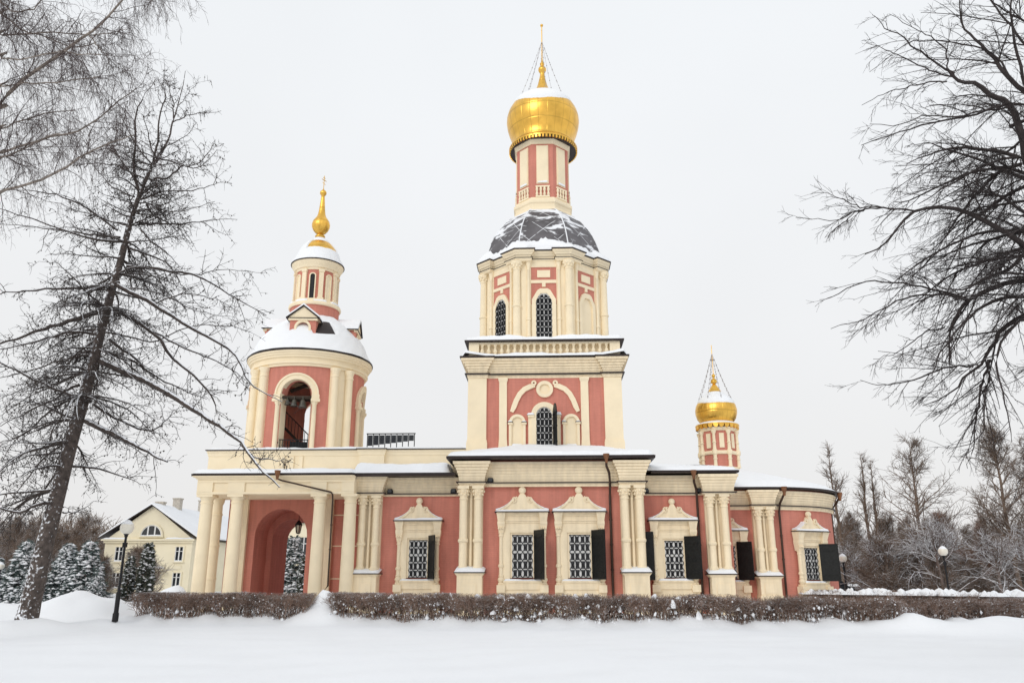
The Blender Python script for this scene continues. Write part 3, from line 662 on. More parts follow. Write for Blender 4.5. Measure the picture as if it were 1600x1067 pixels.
def arched_window(T, hw, z0, zs, parent, nx=4, step=.36):
    g = MB(T); g.prism([(-hw, z0)] + arc(0, zs, hw) + [(hw, z0)], -.03, .01); g.build('pane', 'glass', parent)
    fr = MB(T); ir = MB(T)
    for i in range(nx + 1):
        x = -hw + 2 * hw * i / nx; zt = zs + sqrt(max(0, hw * hw - x * x)); wd = .03 if i != nx // 2 else .05
        fr.box(max(-hw, x - wd * .5), min(hw, x + wd * .5), -.07, -.035, z0, max(zt - .01, z0 + .1))
    z = z0 + step
    while z < zs + hw * .8:
        xx = hw if z < zs else sqrt(max(0, hw * hw - (z - zs) ** 2)); fr.box(-xx, xx, -.066, -.038, z - .018, z + .018); z += step
    fr.strip([(-hw + .05, z0)] + arc(0, zs, hw - .05) + [(hw - .05, z0)], [(-hw, z0)] + arc(0, zs, hw) + [(hw, z0)], -.075, -.03)
    fr.build('frame', 'white', parent)
    cw = 2 * hw / nx
    for i in range(-12, nx + 1):
        for sgn in (1, -1):
            pts = []
            for k in range(40):
                z = z0 + k * step * .5; x = -hw + (i + k * .5) * cw
                zt = zs + sqrt(max(0, hw * hw - min(hw * hw, x * x)))
                if -hw - 1e-6 <= x <= hw + 1e-6 and z <= zt: pts.append((sgn * x, -.11, z))
            if len(pts) > 1: ir.tube(pts, .02, 4)
    for i in range(nx):
        for k in range(int((zs - z0) / step) + 1): ir.tube([(-hw + (i + .5) * cw + .07 * cos(q), -.1, z0 + (k + .5) * step + .1 * sin(q)) for q in np.linspace(0, 2 * pi, 9)], .013, 4)
    ir.build('grille', 'iron', parent)
arched_window(lambda x, y, z: (ax + x, F + y, z), hw, 7.6, zs, tower)
b = MB(); hx = ax + hw + .03
out_ = [(0, 7.9), (0, zs)] + [(.84 * .5 * (1 - cos(pi * k / 10)), zs + .42 * sin(pi * k / 10) * 1.25) for k in range(1, 10)] + [(.84, zs), (.84, 7.9)]
sh = MB(lambda x, y, z: (hx + x * cos(R(78)) - y * sin(R(78)), F - .16 - x * sin(R(78)) - y * cos(R(78)), z)); sh.prism(out_, -.02, .02)
for z in (8.1, 8.9, 9.6): sh.box(.02, .82, -.04, .04, z - .04, z + .04)
sh.build('shutter', 'shutter', tower)

# ---------------------------------------------------------------- octagon with its dome
OC = (-.03, 7.0)
def face_T(k, a, c=OC, n=8):        # local x along the face, -y outward, z up
    th = 2 * pi * k / n
    return lambda x, y, z: (c[0] + x * cos(th) + (a - y) * sin(th), c[1] + x * sin(th) - (a - y) * cos(th), z)
def octa(a, c=OC, n=8): rr = a / cos(pi / n); return [(c[0] + rr * sin(2 * pi * (k + .5) / n), c[1] - rr * cos(2 * pi * (k + .5) / n)) for k in range(n)]
OA = 3.3
b = MB(); b.sweep(octa(OA), [(0, 12.6), (0, 18.4), (-.5, 18.4), (-.5, 12.6)], True); octg = b.build('octagon_tier', 'cream2', CH)
big = MB(); big.lathe([(.3, 13.6), (.3, 13.75), (.25, 13.8), (.3, 13.92), (.32, 14.02), (.24, 14.1), (.215, 14.2), (.21, 15.7), (.25, 15.72), (.255, 15.8), (.21, 15.84), (.19, 17.85), (.22, 17.87), (.22, 17.92), (.2, 17.95), (.22, 18.05), (.3, 18.2), (.33, 18.3), (.33, 18.36)], 0, 0, 20)
for k in range(8):
    q = k * pi / 4
    big.sphere((.235 * cos(q), .235 * sin(q), 18.06), .06, 6, 1.4); big.sphere((.29 * cos(q + .4), .29 * sin(q + .4), 18.2), .06, 6, 1.3)
bigm = big.mesh('column', 'cream2', smooth=True)
lit = MB(); lit.lathe([(.16, 13.6), (.16, 13.9), (.11, 13.95), (.15, 14.05), (.1, 14.15), (.095, 14.95), (.125, 14.98), (.125, 15.06), (.095, 15.1), (.085, 17.85), (.11, 17.88), (.09, 17.95), (.15, 18.25), (.17, 18.36)], 0, 0, 12)
litm = lit.mesh('colonnette', 'cream2', smooth=True)
for k in range(8):
    T = face_T(k, OA)
    if k in (3, 4, 5): pass
    vx = OA * math.tan(pi / 8)
    p = T(vx, -.16, 0); link('column', bigm, octg, p)
    for sx in (-1, 1): p = T(sx * .84, -.1, 0); link('colonnette', litm, octg, p)
    if k in (4,): continue
    b = MB(T)                      # raised cream surrounds around the two pink fields
    b.box(-1.25, -.7, -.06, .02, 13.4, 18.36); b.box(.7, 1.25, -.06, .02, 13.4, 18.36); b.box(-.7, .7, -.06, .02, 18.06, 18.36); b.box(-.7, .7, -.07, .02, 17.12, 17.3)
    b.box(-.36, .36, -.06, .02, 17.46, 17.88); b.box(-.1, .1, -.07, .02, 16.9, 17.12)
    ar_ = [(-.66, 13.5), (-.66, 16.15), (-.36, 16.68), (-.2, 16.78), (.2, 16.78), (.36, 16.68), (.66, 16.15), (.66, 13.5)]
    ai_ = [(-.44, 13.5), (-.44, 16.05), (-.3, 16.36), (-.16, 16.5), (.16, 16.5), (.3, 16.36), (.44, 16.05), (.44, 13.5)]
    b.strip(ai_, ar_, -.14, .02); b.build('panel_surround', 'cream2', octg)
    b = MB(T); b.box(-.7, .7, -.015, .02, 17.3, 18.06); b.box(-.7, .7, -.015, .02, 15.9, 17.12); b.build('panel', 'pink', octg)
    if k in (0, 7, 6, 2):
        arched_window(lambda x, y, z, T=T: T(x, y - .02, z), .44, 13.6, 16.06, octg, 4, .33)
    else:
        b = MB(T); b.prism([(-.44, 13.5)] + arc(0, 16.06, .44) + [(.44, 13.5)], -.03, .0); b.build('blind_window', 'cream2', octg)
def octa_jog(a, jog, u0):
    pts = []
    for k in range(8):
        T0 = face_T(k, a); T1 = face_T(k, a + jog)
        pts += [T1(-u0, 0, 0)[:2], T0(-u0, 0, 0)[:2], T0(u0, 0, 0)[:2], T1(u0, 0, 0)[:2], octa(a + jog)[k]]
    return pts
oj = octa_jog(OA, .3, .74)
b = MB(); b.sweep(oj, [(-.5, 18.34), (.05, 18.34), (.06, 18.4), (.1, 18.42), (.1, 18.5), (-.5, 18.5)], True); b.build('architrave', 'cream2', octg); b = MB()
b.sweep(oj, [(-.5, 18.52), (.02, 18.52), (.04, 18.66), (.1, 18.7), (.14, 18.78), (.22, 18.86), (.24, 18.95), (-.5, 18.95)], True); b.build('cornice', 'cream2', octg)
b = MB(); b.sweep(oj, rect(.14, 18.5, 18.525, -.5), True); b.sweep(oj, rect(.29, 18.955, 19.02, -.6), True); b.build('flashing', 'metal', octg)
# dome of dark sheet metal
prof = [(3.46, 18.98), (3.36, 19.4), (3.22, 19.9), (3.08, 20.35), (2.88, 20.85), (2.62, 21.32), (2.32, 21.75), (2.0, 22.15), (1.6, 22.45)]
me = bpy.data.meshes.new('dome'); vs = []; uvs = []; fs = []; fuv = []
for k in range(8):
    dist = 0; row = []
    for i, (a, z) in enumerate(prof):
        if i: dist += hypot(a - prof[i - 1][0], z - prof[i - 1][1])
        T = face_T(k, a); hw = a * math.tan(pi / 8); q = []
        for sx in (-1, -.33, .33, 1): q.append(len(vs)); vs.append(T(sx * hw, 0, z)); uvs.append((sx * hw + k * 3.3, dist))
        row.append(q)
    for i in range(len(prof) - 1):
        for j in range(3): fs.append((row[i][j], row[i][j + 1], row[i + 1][j + 1], row[i + 1][j]))
me.from_pydata(vs, [], fs); ul = me.uv_layers.new(name='UVMap')
for lp in me.loops: ul.data[lp.index].uv = uvs[lp.vertex_index]
me.materials.append(M['dome']); dome = link('dome', me, CH)
b = MB()
for k in range(8):      # standing ribs at the eight arrises
    b.tube([face_T(k, a)(a * math.tan(pi / 8), -.0, z) for a, z in prof], .035, 6)
b.build('rib', 'snow', dome, smooth=True)
b = MB(); vs = []; fs = []; NS = 160; rows = 9       # snow skirt heaped on the eaves
for i in range(NS):
    th = 2 * pi * i / NS; q = (th + pi / 8) % (pi / 4) - pi / 8; dirx, diry = sin(th), -cos(th)
    u_ = 3.6 * abs(math.tan(q)); r_out = (3.6 + .26 * max(0, min(1, (u_ - .68) / .12))) / cos(q); hgt = .62 + .3 * noise2(i * .23, 3, 5) + .18 * noise2(i * .61, 1, 9)
    if sin(pi * i / NS * 2) > .2: hgt *= .9
    for j in range(rows):
        t = j / (rows - 1); z = 19.02 + max(.3, hgt) * t; a = np.interp(z, [p[1] for p in prof], [p[0] for p in prof]) / cos(q)
        r = r_out + (a + .02 - r_out) * t ** .75; zz = z + .17 * sqrt(max(0, 1 - (1 - min(1, t * 4)) ** 2)) * (1 - t)
        vs.append((OC[0] + dirx * r, OC[1] + diry * r, zz))
for i in range(NS):
    for j in range(rows - 1): a_ = i * rows + j; b_ = ((i + 1) % NS) * rows + j; fs.append((a_, b_, b_ + 1, a_ + 1))
b.add(vs, fs); b.build('dome_snow', 'snow', dome, smooth=True)
# tall drum
b = MB(); DA = 1.55
b.sweep(octa(DA), [(0, 22.2), (0, 27.2), (-.5, 27.2), (-.5, 22.2)], True); drum = b.build('drum', 'pink', CH)
b = MB(); b.sweep(octa(DA), [(-.3, 22.25), (.14, 22.25), (.17, 22.4), (.1, 22.55), (.12, 22.75), (.2, 22.82), (.2, 22.98), (.08, 23.08), (.05, 23.2), (-.3, 23.2)], True); b.build('plinth', 'cream2', drum); b = MB()
b.sweep(octa(DA), [(-.3, 26.75), (.05, 26.75), (.16, 27.0), (.16, 27.1), (-.3, 27.1)], True); b.build('cornice', 'cream2', drum)
b = MB(); b.sweep(octa(DA), rect(.2, 22.18, 22.25, -.3), True); b.build('flashing', 'metal', drum)
for k in range(8):
    T = face_T(k, DA); b = MB(T); b.box(-.31, .31, -.07, .02, 24.15, 26.6); b.box(-.36, .36, -.035, .02, 24.1, 26.65); b.build('panel', 'cream2', drum)
    s = MB(T); snow_sheet(s, -.3, .3, -.1, -.065, 24.15, .12, .06, k, .03); s.build('ledge_snow', 'snow', drum, smooth=True)
    b = MB(T); b.box(-.42, .42, -.1, .02, 23.86, 23.95); b.box(-.42, .42, -.1, .02, 23.2, 23.3)
    for x in (-.34, -.11, .11, .34): b.lathe([(.05, 23.3), (.085, 23.42), (.045, 23.56), (.085, 23.7), (.05, 23.86)], x, -.06, 8)
    b.build('blind_balustrade', 'cream2', drum)
# ---------------------------------------------------------------- onion domes
def onion(cx, cy, z0, R_, prof, ring, drift, name_parent, chains, tip, ball_z, ball_r, rod_r, cap_ball=True):
    """gilded onion; snow lies on its crown from height ring, drifted lower on the south side by drift"""
    b = MB(); b.lathe(prof, 0, 0, 48); on = b.build('onion_dome', 'gold', name_parent, smooth=True, loc=(cx, cy, z0), ang=60)
    s = MB(); vs = []; fs = []; n = 64
    m = 11; top_i = max(i for i, p in enumerate(prof) if p[0] > .2 * R_ and p[1] < ring + .62 * R_); ztop = prof[top_i][1]
    zs_, rs_ = [p[1] for p in prof], [p[0] for p in prof]
    for k in range(n):
        a = 2 * pi * k / n; south = max(0, -sin(a)) ** 1.3
        lo = ring - drift * south + .035 * R_ * noise2(cos(a) * 2.2, sin(a) * 2.2, cx)
        for j in range(m):
            t = j / (m - 1); z = lo + (ztop - lo) * t; r = float(np.interp(z, zs_, rs_)); th = .03 * R_ * min(1, (t * 6) ** .5) * (1 - t ** 4) + (.004 if j else -.01)
            vs.append(((r + th) * cos(a), (r + th) * sin(a), z + th * .7))
    for k in range(n):
        for j in range(m - 1): a_ = k * m + j; b_ = ((k + 1) % n) * m + j; fs.append((a_, b_, b_ + 1, a_ + 1))
    s.add(vs, fs); o = link('dome_snow', s.mesh('dome_snow', 'snow', True), None); o.parent = on
    r_ = MB(); r_.tube([(0, 0, ball_z), (0, 0, tip)], rod_r, 6)
    if cap_ball: r_.sphere((0, 0, tip + .06), .1, 10)
    o = link('finial_rod', r_.mesh('finial_rod', 'gold', True), None); o.parent = on
    for k in range(chains[0]):
        a = pi / 4 + 2 * pi * k / chains[0] + .15
        p0 = Vector((0, 0, chains[1])); p1 = Vector((chains[2] * cos(a), chains[2] * sin(a), chains[3])); c = MB()
        pts = [p0.lerp(p1, t) - Vector((0, 0, .12 * sin(pi * t))) for t in np.linspace(0, 1, 9)]
        c.tube(pts, .008, 4)
        for t in np.linspace(.12, .95, 9): c.sphere(p0.lerp(p1, t) - Vector((0, 0, .12 * sin(pi * t))), .036, 5)
        o = link('chain', c.mesh('chain', 'chain'), None); o.parent = on
    return on
Z0 = 27.7
pf = [(2.1, 27.14), (1.97, 27.35), (1.92, 27.6), (1.99, 27.95), (2.12, 28.3), (2.23, 28.7), (2.285, 29.1), (2.26, 29.45), (2.16, 29.8), (1.97, 30.15), (1.68, 30.48), (1.32, 30.76), (.98, 30.98), (.7, 31.18), (.52, 31.36), (.4, 31.6), (.3, 31.9), (.22, 32.25), (.15, 32.6), (.13, 32.8), (.2, 32.86), (.25, 32.98), (.25, 33.1), (.2, 33.2), (.11, 33.26), (.1, 33.36), (.14, 33.4), (.14, 33.5), (.08, 33.56), (.04, 33.8)]
pf = [(r, z - Z0) for r, z in pf]
on = onion(.03, 7.0, Z0, 2.28, pf, 30.46 - Z0, .92, CH, (8, 35.2 - Z0, 1.5, 30.7 - Z0), 36.35 - Z0, 33.4 - Z0, .25, .035)
b = MB(); b.lathe([(1.5, 27.06), (2.1, 27.0), (2.1, 27.06), (2.03, 27.12), (1.5, 27.3)], .03, 7, 48); b.build('dome_skirt', 'metal', CH, smooth=True)
b = MB()
for k in range(64):
    a = 2 * pi * k / 64; T = lambda x, y, z, a=a: (.03 + (2.1 + y) * cos(a) - x * sin(a), 7 + (2.1 + y) * sin(a) + x * cos(a), z)
    b.T = T; b.box(-.06, .06, -.05, .03, 26.96, 27.16)
b.T = None; b.lathe([(1.98, 27.12), (2.14, 27.13), (2.14, 27.2), (1.96, 27.26)], .03, 7, 48); b.build('gilded_fringe', 'gold', CH, smooth=True)

# small east cupola
SC = (9.58, 7.0); SA = .9
b = MB(); b.sweep(octa(SA, SC), [(0, 6.5), (0, 9.5), (-.3, 9.5), (-.3, 6.5)], True); cup = b.build('cupola_drum', 'pink', CH)
b = MB(); b.sweep(octa(SA, SC), [(-.2, 6.6), (.1, 6.6), (.08, 7.3), (.03, 7.34), (-.2, 7.34)], True)
b.sweep(octa(SA, SC), [(-.2, 8.0), (.06, 8.0), (.1, 8.06), (.1, 8.14), (.05, 8.2), (-.2, 8.2)], True)
b.sweep(octa(SA, SC), [(-.2, 9.3), (.05, 9.3), (.1, 9.42), (.16, 9.48), (-.2, 9.5)], True); b.build('cornice', 'cream2', cup)
cc = MB(); cc.lathe([(.14, 7.3), (.1, 7.36), (.09, 7.7), (.13, 7.74), (.09, 7.8), (.1, 7.95), (.15, 8.0), (.15, 8.2), (.1, 8.26), (.085, 8.6), (.12, 8.64), (.085, 8.7), (.08, 9.1), (.13, 9.2), (.15, 9.32)], 0, 0, 12)
ccm = cc.mesh('column', 'cream2', smooth=True)
b_ = SA * math.tan(pi / 8)
for k in range(8):
    T = face_T(k, SA, SC); link('column', ccm, cup, T(b_, -.06, 0))
    b = MB(T); b.box(-.13, .13, -.05, .02, 8.35, 9.15); b.build('panel', 'cream2', cup)
b = MB()
for k in range(24):
    a = 2 * pi * k / 24; b.T = lambda x, y, z, a=a: (SC[0] + (1.12 + y) * cos(a) - x * sin(a), SC[1] + (1.12 + y) * sin(a) + x * cos(a), z)
    b.prism([(-.14, 9.66), (-.12, 9.52), (0, 9.44), (.12, 9.52), (.14, 9.66)], -.08, .06)
b.T = None; b.lathe([(.8, 9.6), (1.2, 9.64), (1.2, 9.7), (.8, 9.78)], SC[0], SC[1], 32); b.build('gilded_fringe', 'gold', cup)
s = MB(); s.lathe([(1.16, 9.7), (1.14, 9.76), (.9, 9.86), (.7, 9.9)], SC[0], SC[1], 32); s.build('ledge_snow', 'snow', cup, smooth=True)
Z1 = 9.75
pf = [(.72, 9.72), (.92, 9.88), (1.06, 10.08), (1.14, 10.35), (1.15, 10.58), (1.09, 10.84), (.96, 11.06), (.76, 11.28), (.55, 11.43), (.4, 11.6), (.28, 11.8), (.12, 12.05), (.07, 12.1), (.15, 12.15), (.18, 12.25), (.15, 12.36), (.06, 12.42), (.06, 12.5), (.1, 12.54), (.1, 12.63), (.03, 12.7)]
onion(SC[0], SC[1], Z1, 1.1, [(r, z - Z1) for r, z in pf], 10.98 - Z1, .2, CH, (8, 13.9 - Z1, .98, 11.12 - Z1), 14.4 - Z1, 12.6 - Z1, .18, .02, False)

# ---------------------------------------------------------------- bell tower
BC = (-13.72, 7.0); BR = 3.12; BROT = R(5)
def cyl_T(rot, R_, c=BC):          # local x = arc length on the cylinder, -y outward
    def T(x, y, z):
        a = rot + x / R_; r = R_ - y; return (c[0] + r * sin(a), c[1] - r * cos(a), z)
    return T
ohw, ozs, oz0 = .82, 11.05, 7.7
vs_mb = MB(); NA = 144
def arch_h(u):     # underside of the wall over arc length u measured from an opening's centre
    return None if abs(u) >= ohw else ozs + sqrt(ohw ** 2 - u * u)
def bell_shell(mb):
    brk = set()
    for q in range(4):
        for s_ in np.linspace(-ohw, ohw, 17): brk.add(round(q * pi / 2 + s_ / BR, 5))
        for s_ in (-.56, .56, -1.03, 1.03): brk.add(round(q * pi / 2 + s_, 5))
        for s_ in np.linspace(.6, 1.0, 6): brk.add(round(q * pi / 2 + s_, 5))
        for s_ in (.3, .4, .5, -.3, -.4, -.5): brk.add(round(q * pi / 2 + s_, 5))
    A = sorted(brk)
    for i in range(len(A)):
        a0 = A[i]; a1 = A[(i + 1) % len(A)] + (2 * pi if i == len(A) - 1 else 0)
        mid = (a0 + a1) / 2; q = round(mid / (pi / 2)); um = (mid - q * pi / 2)
        def low(a): u = (a - q * pi / 2) * BR; return oz0 if abs(um * BR) > ohw else ozs + sqrt(max(0, ohw ** 2 - u * u))
        l0, l1 = low(a0), low(a1); T0 = cyl_T(BROT + a0, BR); T1 = cyl_T(BROT + a1, BR)
        mb.mi = 0 if abs(um) < .56 else 1
        ri = .6
        mb.add([T0(0, 0, l0), T1(0, 0, l1), T1(0, 0, 13.0), T0(0, 0, 13.0), T0(0, ri, l0), T1(0, ri, l1), T1(0, ri, 13.0), T0(0, ri, 13.0)], [(0, 1, 2, 3), (0, 4, 5, 1), (3, 2, 6, 7)])
        mb.mi = 0; b0 = len(mb.v) - 8; mb.f.append([b0 + 5, b0 + 4, b0 + 7, b0 + 6]); mb.m.append(0)
        for aa, other in ((a0, 0), (a1, 1)):          # jambs
            for qq in range(5):
                for sg in (-1, 1):
                    if abs(aa - (qq * pi / 2 + sg * ohw / BR)) < 1e-4 and abs(um * BR) > ohw:
                        bb_ = b0 + (0 if other == 0 else 1); mb.f.append([bb_, bb_ + 3 if other == 0 else bb_ + 1, (bb_ + 7 if other == 0 else bb_ + 5), bb_ + 4]); mb.m.append(1)
bell_shell(vs_mb); belfry = vs_mb.build('bell_tower', ['pink', 'cream2'], CH, recalc=False)
bc = MB(); bc.lathe([(.26, 7.7), (.26, 8.1), (.22, 8.2), (.215, 12.1), (.25, 12.14), (.25, 12.2), (.22, 12.24), (.24, 12.4), (.3, 12.55), (.3, 12.62)], 0, 0, 18); bcm = bc.mesh('column', 'cream2', smooth=True)
for q in range(4):
    for s_ in (-1, 1): link('column', bcm, belfry, cyl_T(BROT + q * pi / 2 + s_ * .64, BR)(0, -.1, 0))
    T = cyl_T(BROT + q * pi / 2, BR); b = MB(T)
    for s_ in (-1, 1): b.lathe([(.16, 7.7), (.16, 8.0), (.13, 8.05), (.12, 10.5), (.16, 10.55), (.17, 10.65)], s_ * .98, -.05, 12); b.box(s_ * 1.0 - .22, s_ * 1.0 + .22, -.26, .05, 10.65, 10.8); b.box(s_ * 1.0 - .19, s_ * 1.0 + .19, -.2, .05, 10.8, 11.05)
    b.strip(arc(0, ozs, ohw - .005, 18), arc(0, ozs, ohw + .34, 18), -.12, .3)
    b.strip(arc(0, ozs, ohw + .24, 18), arc(0, ozs, ohw + .34, 18), -.17, -.1)
    b.build('arch_surround', 'cream2', belfry, smooth=True)
circ = [(BC[0] + BR * sin(a), BC[1] - BR * cos(a)) for a in np.linspace(0, 2 * pi, 72, endpoint=False)]
b = MB(); b.sweep(circ, [(-.7, 12.62), (.1, 12.62), (.12, 12.74), (.2, 12.76), (.2, 12.88), (.14, 12.9), (.16, 13.06), (.27, 13.1), (.28, 13.2), (.34, 13.22), (.36, 13.3), (.43, 13.34), (.43, 13.44), (-.7, 13.44)], True)
b.build('cornice', 'cream2', belfry, smooth=True)
b = MB(); b.sweep(circ, rect(.47, 13.445, 13.5, -.6), True); b.build('eave_flashing', 'metal', belfry)
rp = [(3.56, 13.5), (3.36, 13.74), (3.2, 14.0), (3.0, 14.38), (2.75, 14.8), (2.38, 15.22), (2.0, 15.6), (1.7, 15.86), (1.4, 16.08)]
b = MB(); b.lathe([(3.5, 13.49)] + rp[1:], BC[0], BC[1], 48); rf = b.build('roof', 'metal', belfry, smooth=True)
vs = []; fs = []; n = 120
for k in range(n):
    a = 2 * pi * k / n
    for j in range(21):
        t = j / 20 * (len(rp) - 1); i = min(int(t), len(rp) - 2); f = t - i; r = rp[i][0] + (rp[i + 1][0] - rp[i][0]) * f; z = rp[i][1] + (rp[i + 1][1] - rp[i][1]) * f
        th = .11 * (1 + .7 * noise2(a * 3.0, z * 1.4, 2)) * min(1, .35 + j * .25) * (1 if z < 15.5 else .6)
        if 14.6 < z < 15.7 and .28 < (a % (2 * pi)) < .75: th *= -.4     # where it has slid off
        vs.append((BC[0] + (r + th * .6) * sin(a), BC[1] - (r + th * .6) * cos(a), z + th * .8 + .02))
for k in range(n):
    for j in range(20): a_ = k * 21 + j; b_ = ((k + 1) % n) * 21 + j; fs.append((a_, b_, b_ + 1, a_ + 1))
b = MB(); b.add(vs, fs); b.build('roof_snow', 'snow', belfry, smooth=True)
# four dormers
for q in range(4):
    th = BROT + q * pi / 2; dr = 2.62 if q % 2 else 2.84
    T = lambda x, y, z, th=th, dr=dr: (BC[0] + x * cos(th) + (dr - y) * sin(th), BC[1] + x * sin(th) - (dr - y) * cos(th), z)
    b = MB(T); hw_, zs_ = .36, 15.08
    b.box(-.72, -hw_, 0, 1.5, 13.9, 15.4); b.box(hw_, .72, 0, 1.5, 13.9, 15.4); b.strip(arc(0, zs_ - .2, hw_), [(x, 15.4) for x, z in arc(0, zs_ - .2, hw_)], 0, 1.5); b.box(-hw_, hw_, 0, 1.5, 13.9, 14.68)
    d = b.build('dormer', 'pink', belfry)
    b = MB(T); b.strip([(-hw_ + .02, 14.68)] + arc(0, zs_ - .2, hw_ - .02) + [(hw_ - .02, 14.68)], [(-hw_ - .1, 14.68)] + arc(0, zs_ - .2, hw_ + .1) + [(hw_ + .1, 14.68)], -.06, .1)
    b.box(-.8, .8, -.1, .1, 15.3, 15.42); b.prism([(-.86, 15.42), (.86, 15.42), (0, 16.1)], -.08, 1.6); b.prism([(-hw_, 14.68)] + arc(0, zs_ - .2, hw_) + [(hw_, 14.68)], .5, .55)
    b.build('dormer_trim', 'cream2', belfry)
    b = MB(T)
    for s_ in (-1, 1): b.add([(s_ * 0.93, -.18, 15.4), (0, -.18, 16.12), (0, 1.6, 16.12), (s_ * 0.93, 1.6, 15.4), (s_ * 0.93, -.18, 15.46), (0, -.18, 16.19), (0, 1.6, 16.19), (s_ * 0.93, 1.6, 15.46)], [(0, 1, 2, 3), (4, 5, 6, 7), (0, 1, 5, 4), (1, 2, 6, 5), (2, 3, 7, 6), (3, 0, 4, 7)])
    b.box(-.86, .86, -.14, .02, 15.415, 15.45); b.build('dormer_flashing', 'metal', belfry)
    b = MB(T)
    for s_ in (-1, 1): b.add([(s_ * 0.93, -.17, 15.465), (0, -.17, 16.195), (0, 1.6, 16.195), (s_ * 0.93, 1.6, 15.465), (s_ * .88, -.14, 15.6), (0, -.14, 16.3), (0, 1.6, 16.3), (s_ * .88, 1.6, 15.6)], [(0, 1, 2, 3), (4, 5, 6, 7), (0, 1, 5, 4), (1, 2, 6, 5), (2, 3, 7, 6), (3, 0, 4, 7)])
    b.build('dormer_snow', 'snow', belfry)
# lantern
b = MB(); b.lathe([(1.42, 15.6), (1.42, 16.75), (1.5, 16.8), (1.5, 16.95), (1.2, 17.0), (1.2, 17.2), (1.2, 19.2)], BC[0], BC[1], 40); lan = b.build('lantern', 'pink', CH, smooth=True)
b = MB(); cl = [(BC[0] + 1.2 * sin(a), BC[1] - 1.2 * cos(a)) for a in np.linspace(0, 2 * pi, 40, endpoint=False)]
b.sweep(cl, [(-.3, 19.0), (.05, 19.0), (.08, 19.1), (.16, 19.15), (.2, 19.3), (.3, 19.42), (.34, 19.56), (-.3, 19.56)], True)
b.sweep(cl, [(-.3, 16.76), (.3, 16.76), (.34, 16.84), (.3, 16.98), (.1, 17.04), (.08, 17.2), (-.3, 17.2)], True); b.build('cornice', 'cream2', lan, smooth=True)
b = MB(); b.sweep(cl, rect(.39, 19.565, 19.62, -.3), True); b.build('flashing', 'metal', lan)
for k in range(8):
    T = cyl_T(BROT + k * pi / 4, 1.2); b = MB(T)
    b.strip([(-.13, 17.2)] + arc(0, 18.6, .13) + [(.13, 17.2)], [(-.19, 17.2)] + arc(0, 18.6, .19) + [(.19, 17.2)], -.08, .02)
    if k % 2: b.prism([(-.13, 17.2)] + arc(0, 18.6, .13) + [(.13, 17.2)], -.03, .02)
    b.build('niche', 'cream2', lan)
    if k % 2 == 0: g = MB(T); g.prism([(-.13, 17.2)] + arc(0, 18.6, .13) + [(.13, 17.2)], -.02, .02); g.build('opening', 'iron', lan)  # solid black panel, the dark inside of the opening put into its colour
    T = cyl_T(BROT + (k + .5) * pi / 4, 1.2); b = MB(T); b.box(-.12, .12, -.14, .02, 17.0, 19.05); b.box(-.16, .16, -.2, .02, 17.0, 17.25); b.box(-.15, .15, -.18, .02, 18.85, 19.0); b.build('pilaster', 'cream2', lan)
    s = MB(T); snow_sheet(s, -.34, .34, -.3, -.02, 16.98, .13, .06, k, .08); s.build('ledge_snow', 'snow', lan, smooth=True)
b = MB(); b.lathe([(1.4, 19.62), (1.3, 19.9), (1.15, 20.4), (.98, 20.75), (.74, 21.05), (.5, 21.25), (.3, 21.42), (.24, 21.5), (.3, 21.56), (.3, 21.64), (.22, 21.68), (.2, 21.76), (.3, 21.84), (.44, 22.0), (.535, 22.22), (.55, 22.4), (.5, 22.6), (.4, 22.76), (.3, 22.9), (.23, 23.1), (.185, 23.4), (.15, 23.8), (.12, 24.15), (.1, 24.36), (.14, 24.4), (.2, 24.5), (.2, 24.62), (.13, 24.72), (.05, 24.78), (.03, 24.85)], 0, 0, 40)
sp_ = link('spire', b.mesh('spire', 'gold', True, ang=60), CH, (BC[0], BC[1], 0))
vs = []; fs = []; n = 90
SPF = [(1.56, 19.62), (1.5, 19.78), (1.36, 20.0), (1.22, 20.4), (1.05, 20.76), (.8, 21.08), (.55, 21.29), (.34, 21.46), (.2, 21.5)]
for k in range(n):
    a = 2 * pi * k / n
    for j, (r, z) in enumerate(SPF):
        bare = (.1 < ((a + .5) % (2 * pi)) < 2.1 and 4 <= j <= 5 and noise2(a * 2.5, j * 1.1, 4) > -.75)
        k_ = .86 if bare else 1 + .03 * noise2(a * 3, z * 2, 1)
        vs.append((BC[0] + r * k_ * sin(a), BC[1] - r * k_ * cos(a), z - (.06 if bare else 0)))
for k in range(n):
    for j in range(len(SPF) - 1): a_ = k * 9 + j; b_ = ((k + 1) % n) * 9 + j; fs.append((a_, b_, b_ + 1, a_ + 1))
b = MB(); b.add(vs, fs); b.build('spire_snow', 'snow', sp_, smooth=True)
b = MB(); x, y = BC; b.tube([(x, y, 24.8), (x, y, 25.75)], .022, 6)
T = lambda u, v, z: (x + u * cos(R(62)), y + u * sin(R(62)) + v, z)
b.T = T
for z, hw_ in ((25.45, .2), (25.6, .1)): b.box(-hw_, hw_, -.018, .018, z - .02, z + .02)
b.add([(-.13, -.018, 25.24), (.13, -.018, 25.16), (.13, .018, 25.16), (-.13, .018, 25.24), (-.13, -.018, 25.28), (.13, -.018, 25.2), (.13, .018, 25.2), (-.13, .018, 25.28)], [(3, 2, 1, 0), (4, 5, 6, 7), (0, 1, 5, 4), (1, 2, 6, 5), (2, 3, 7, 6), (3, 0, 4, 7)])
b.build('cross', 'gold', sp_)
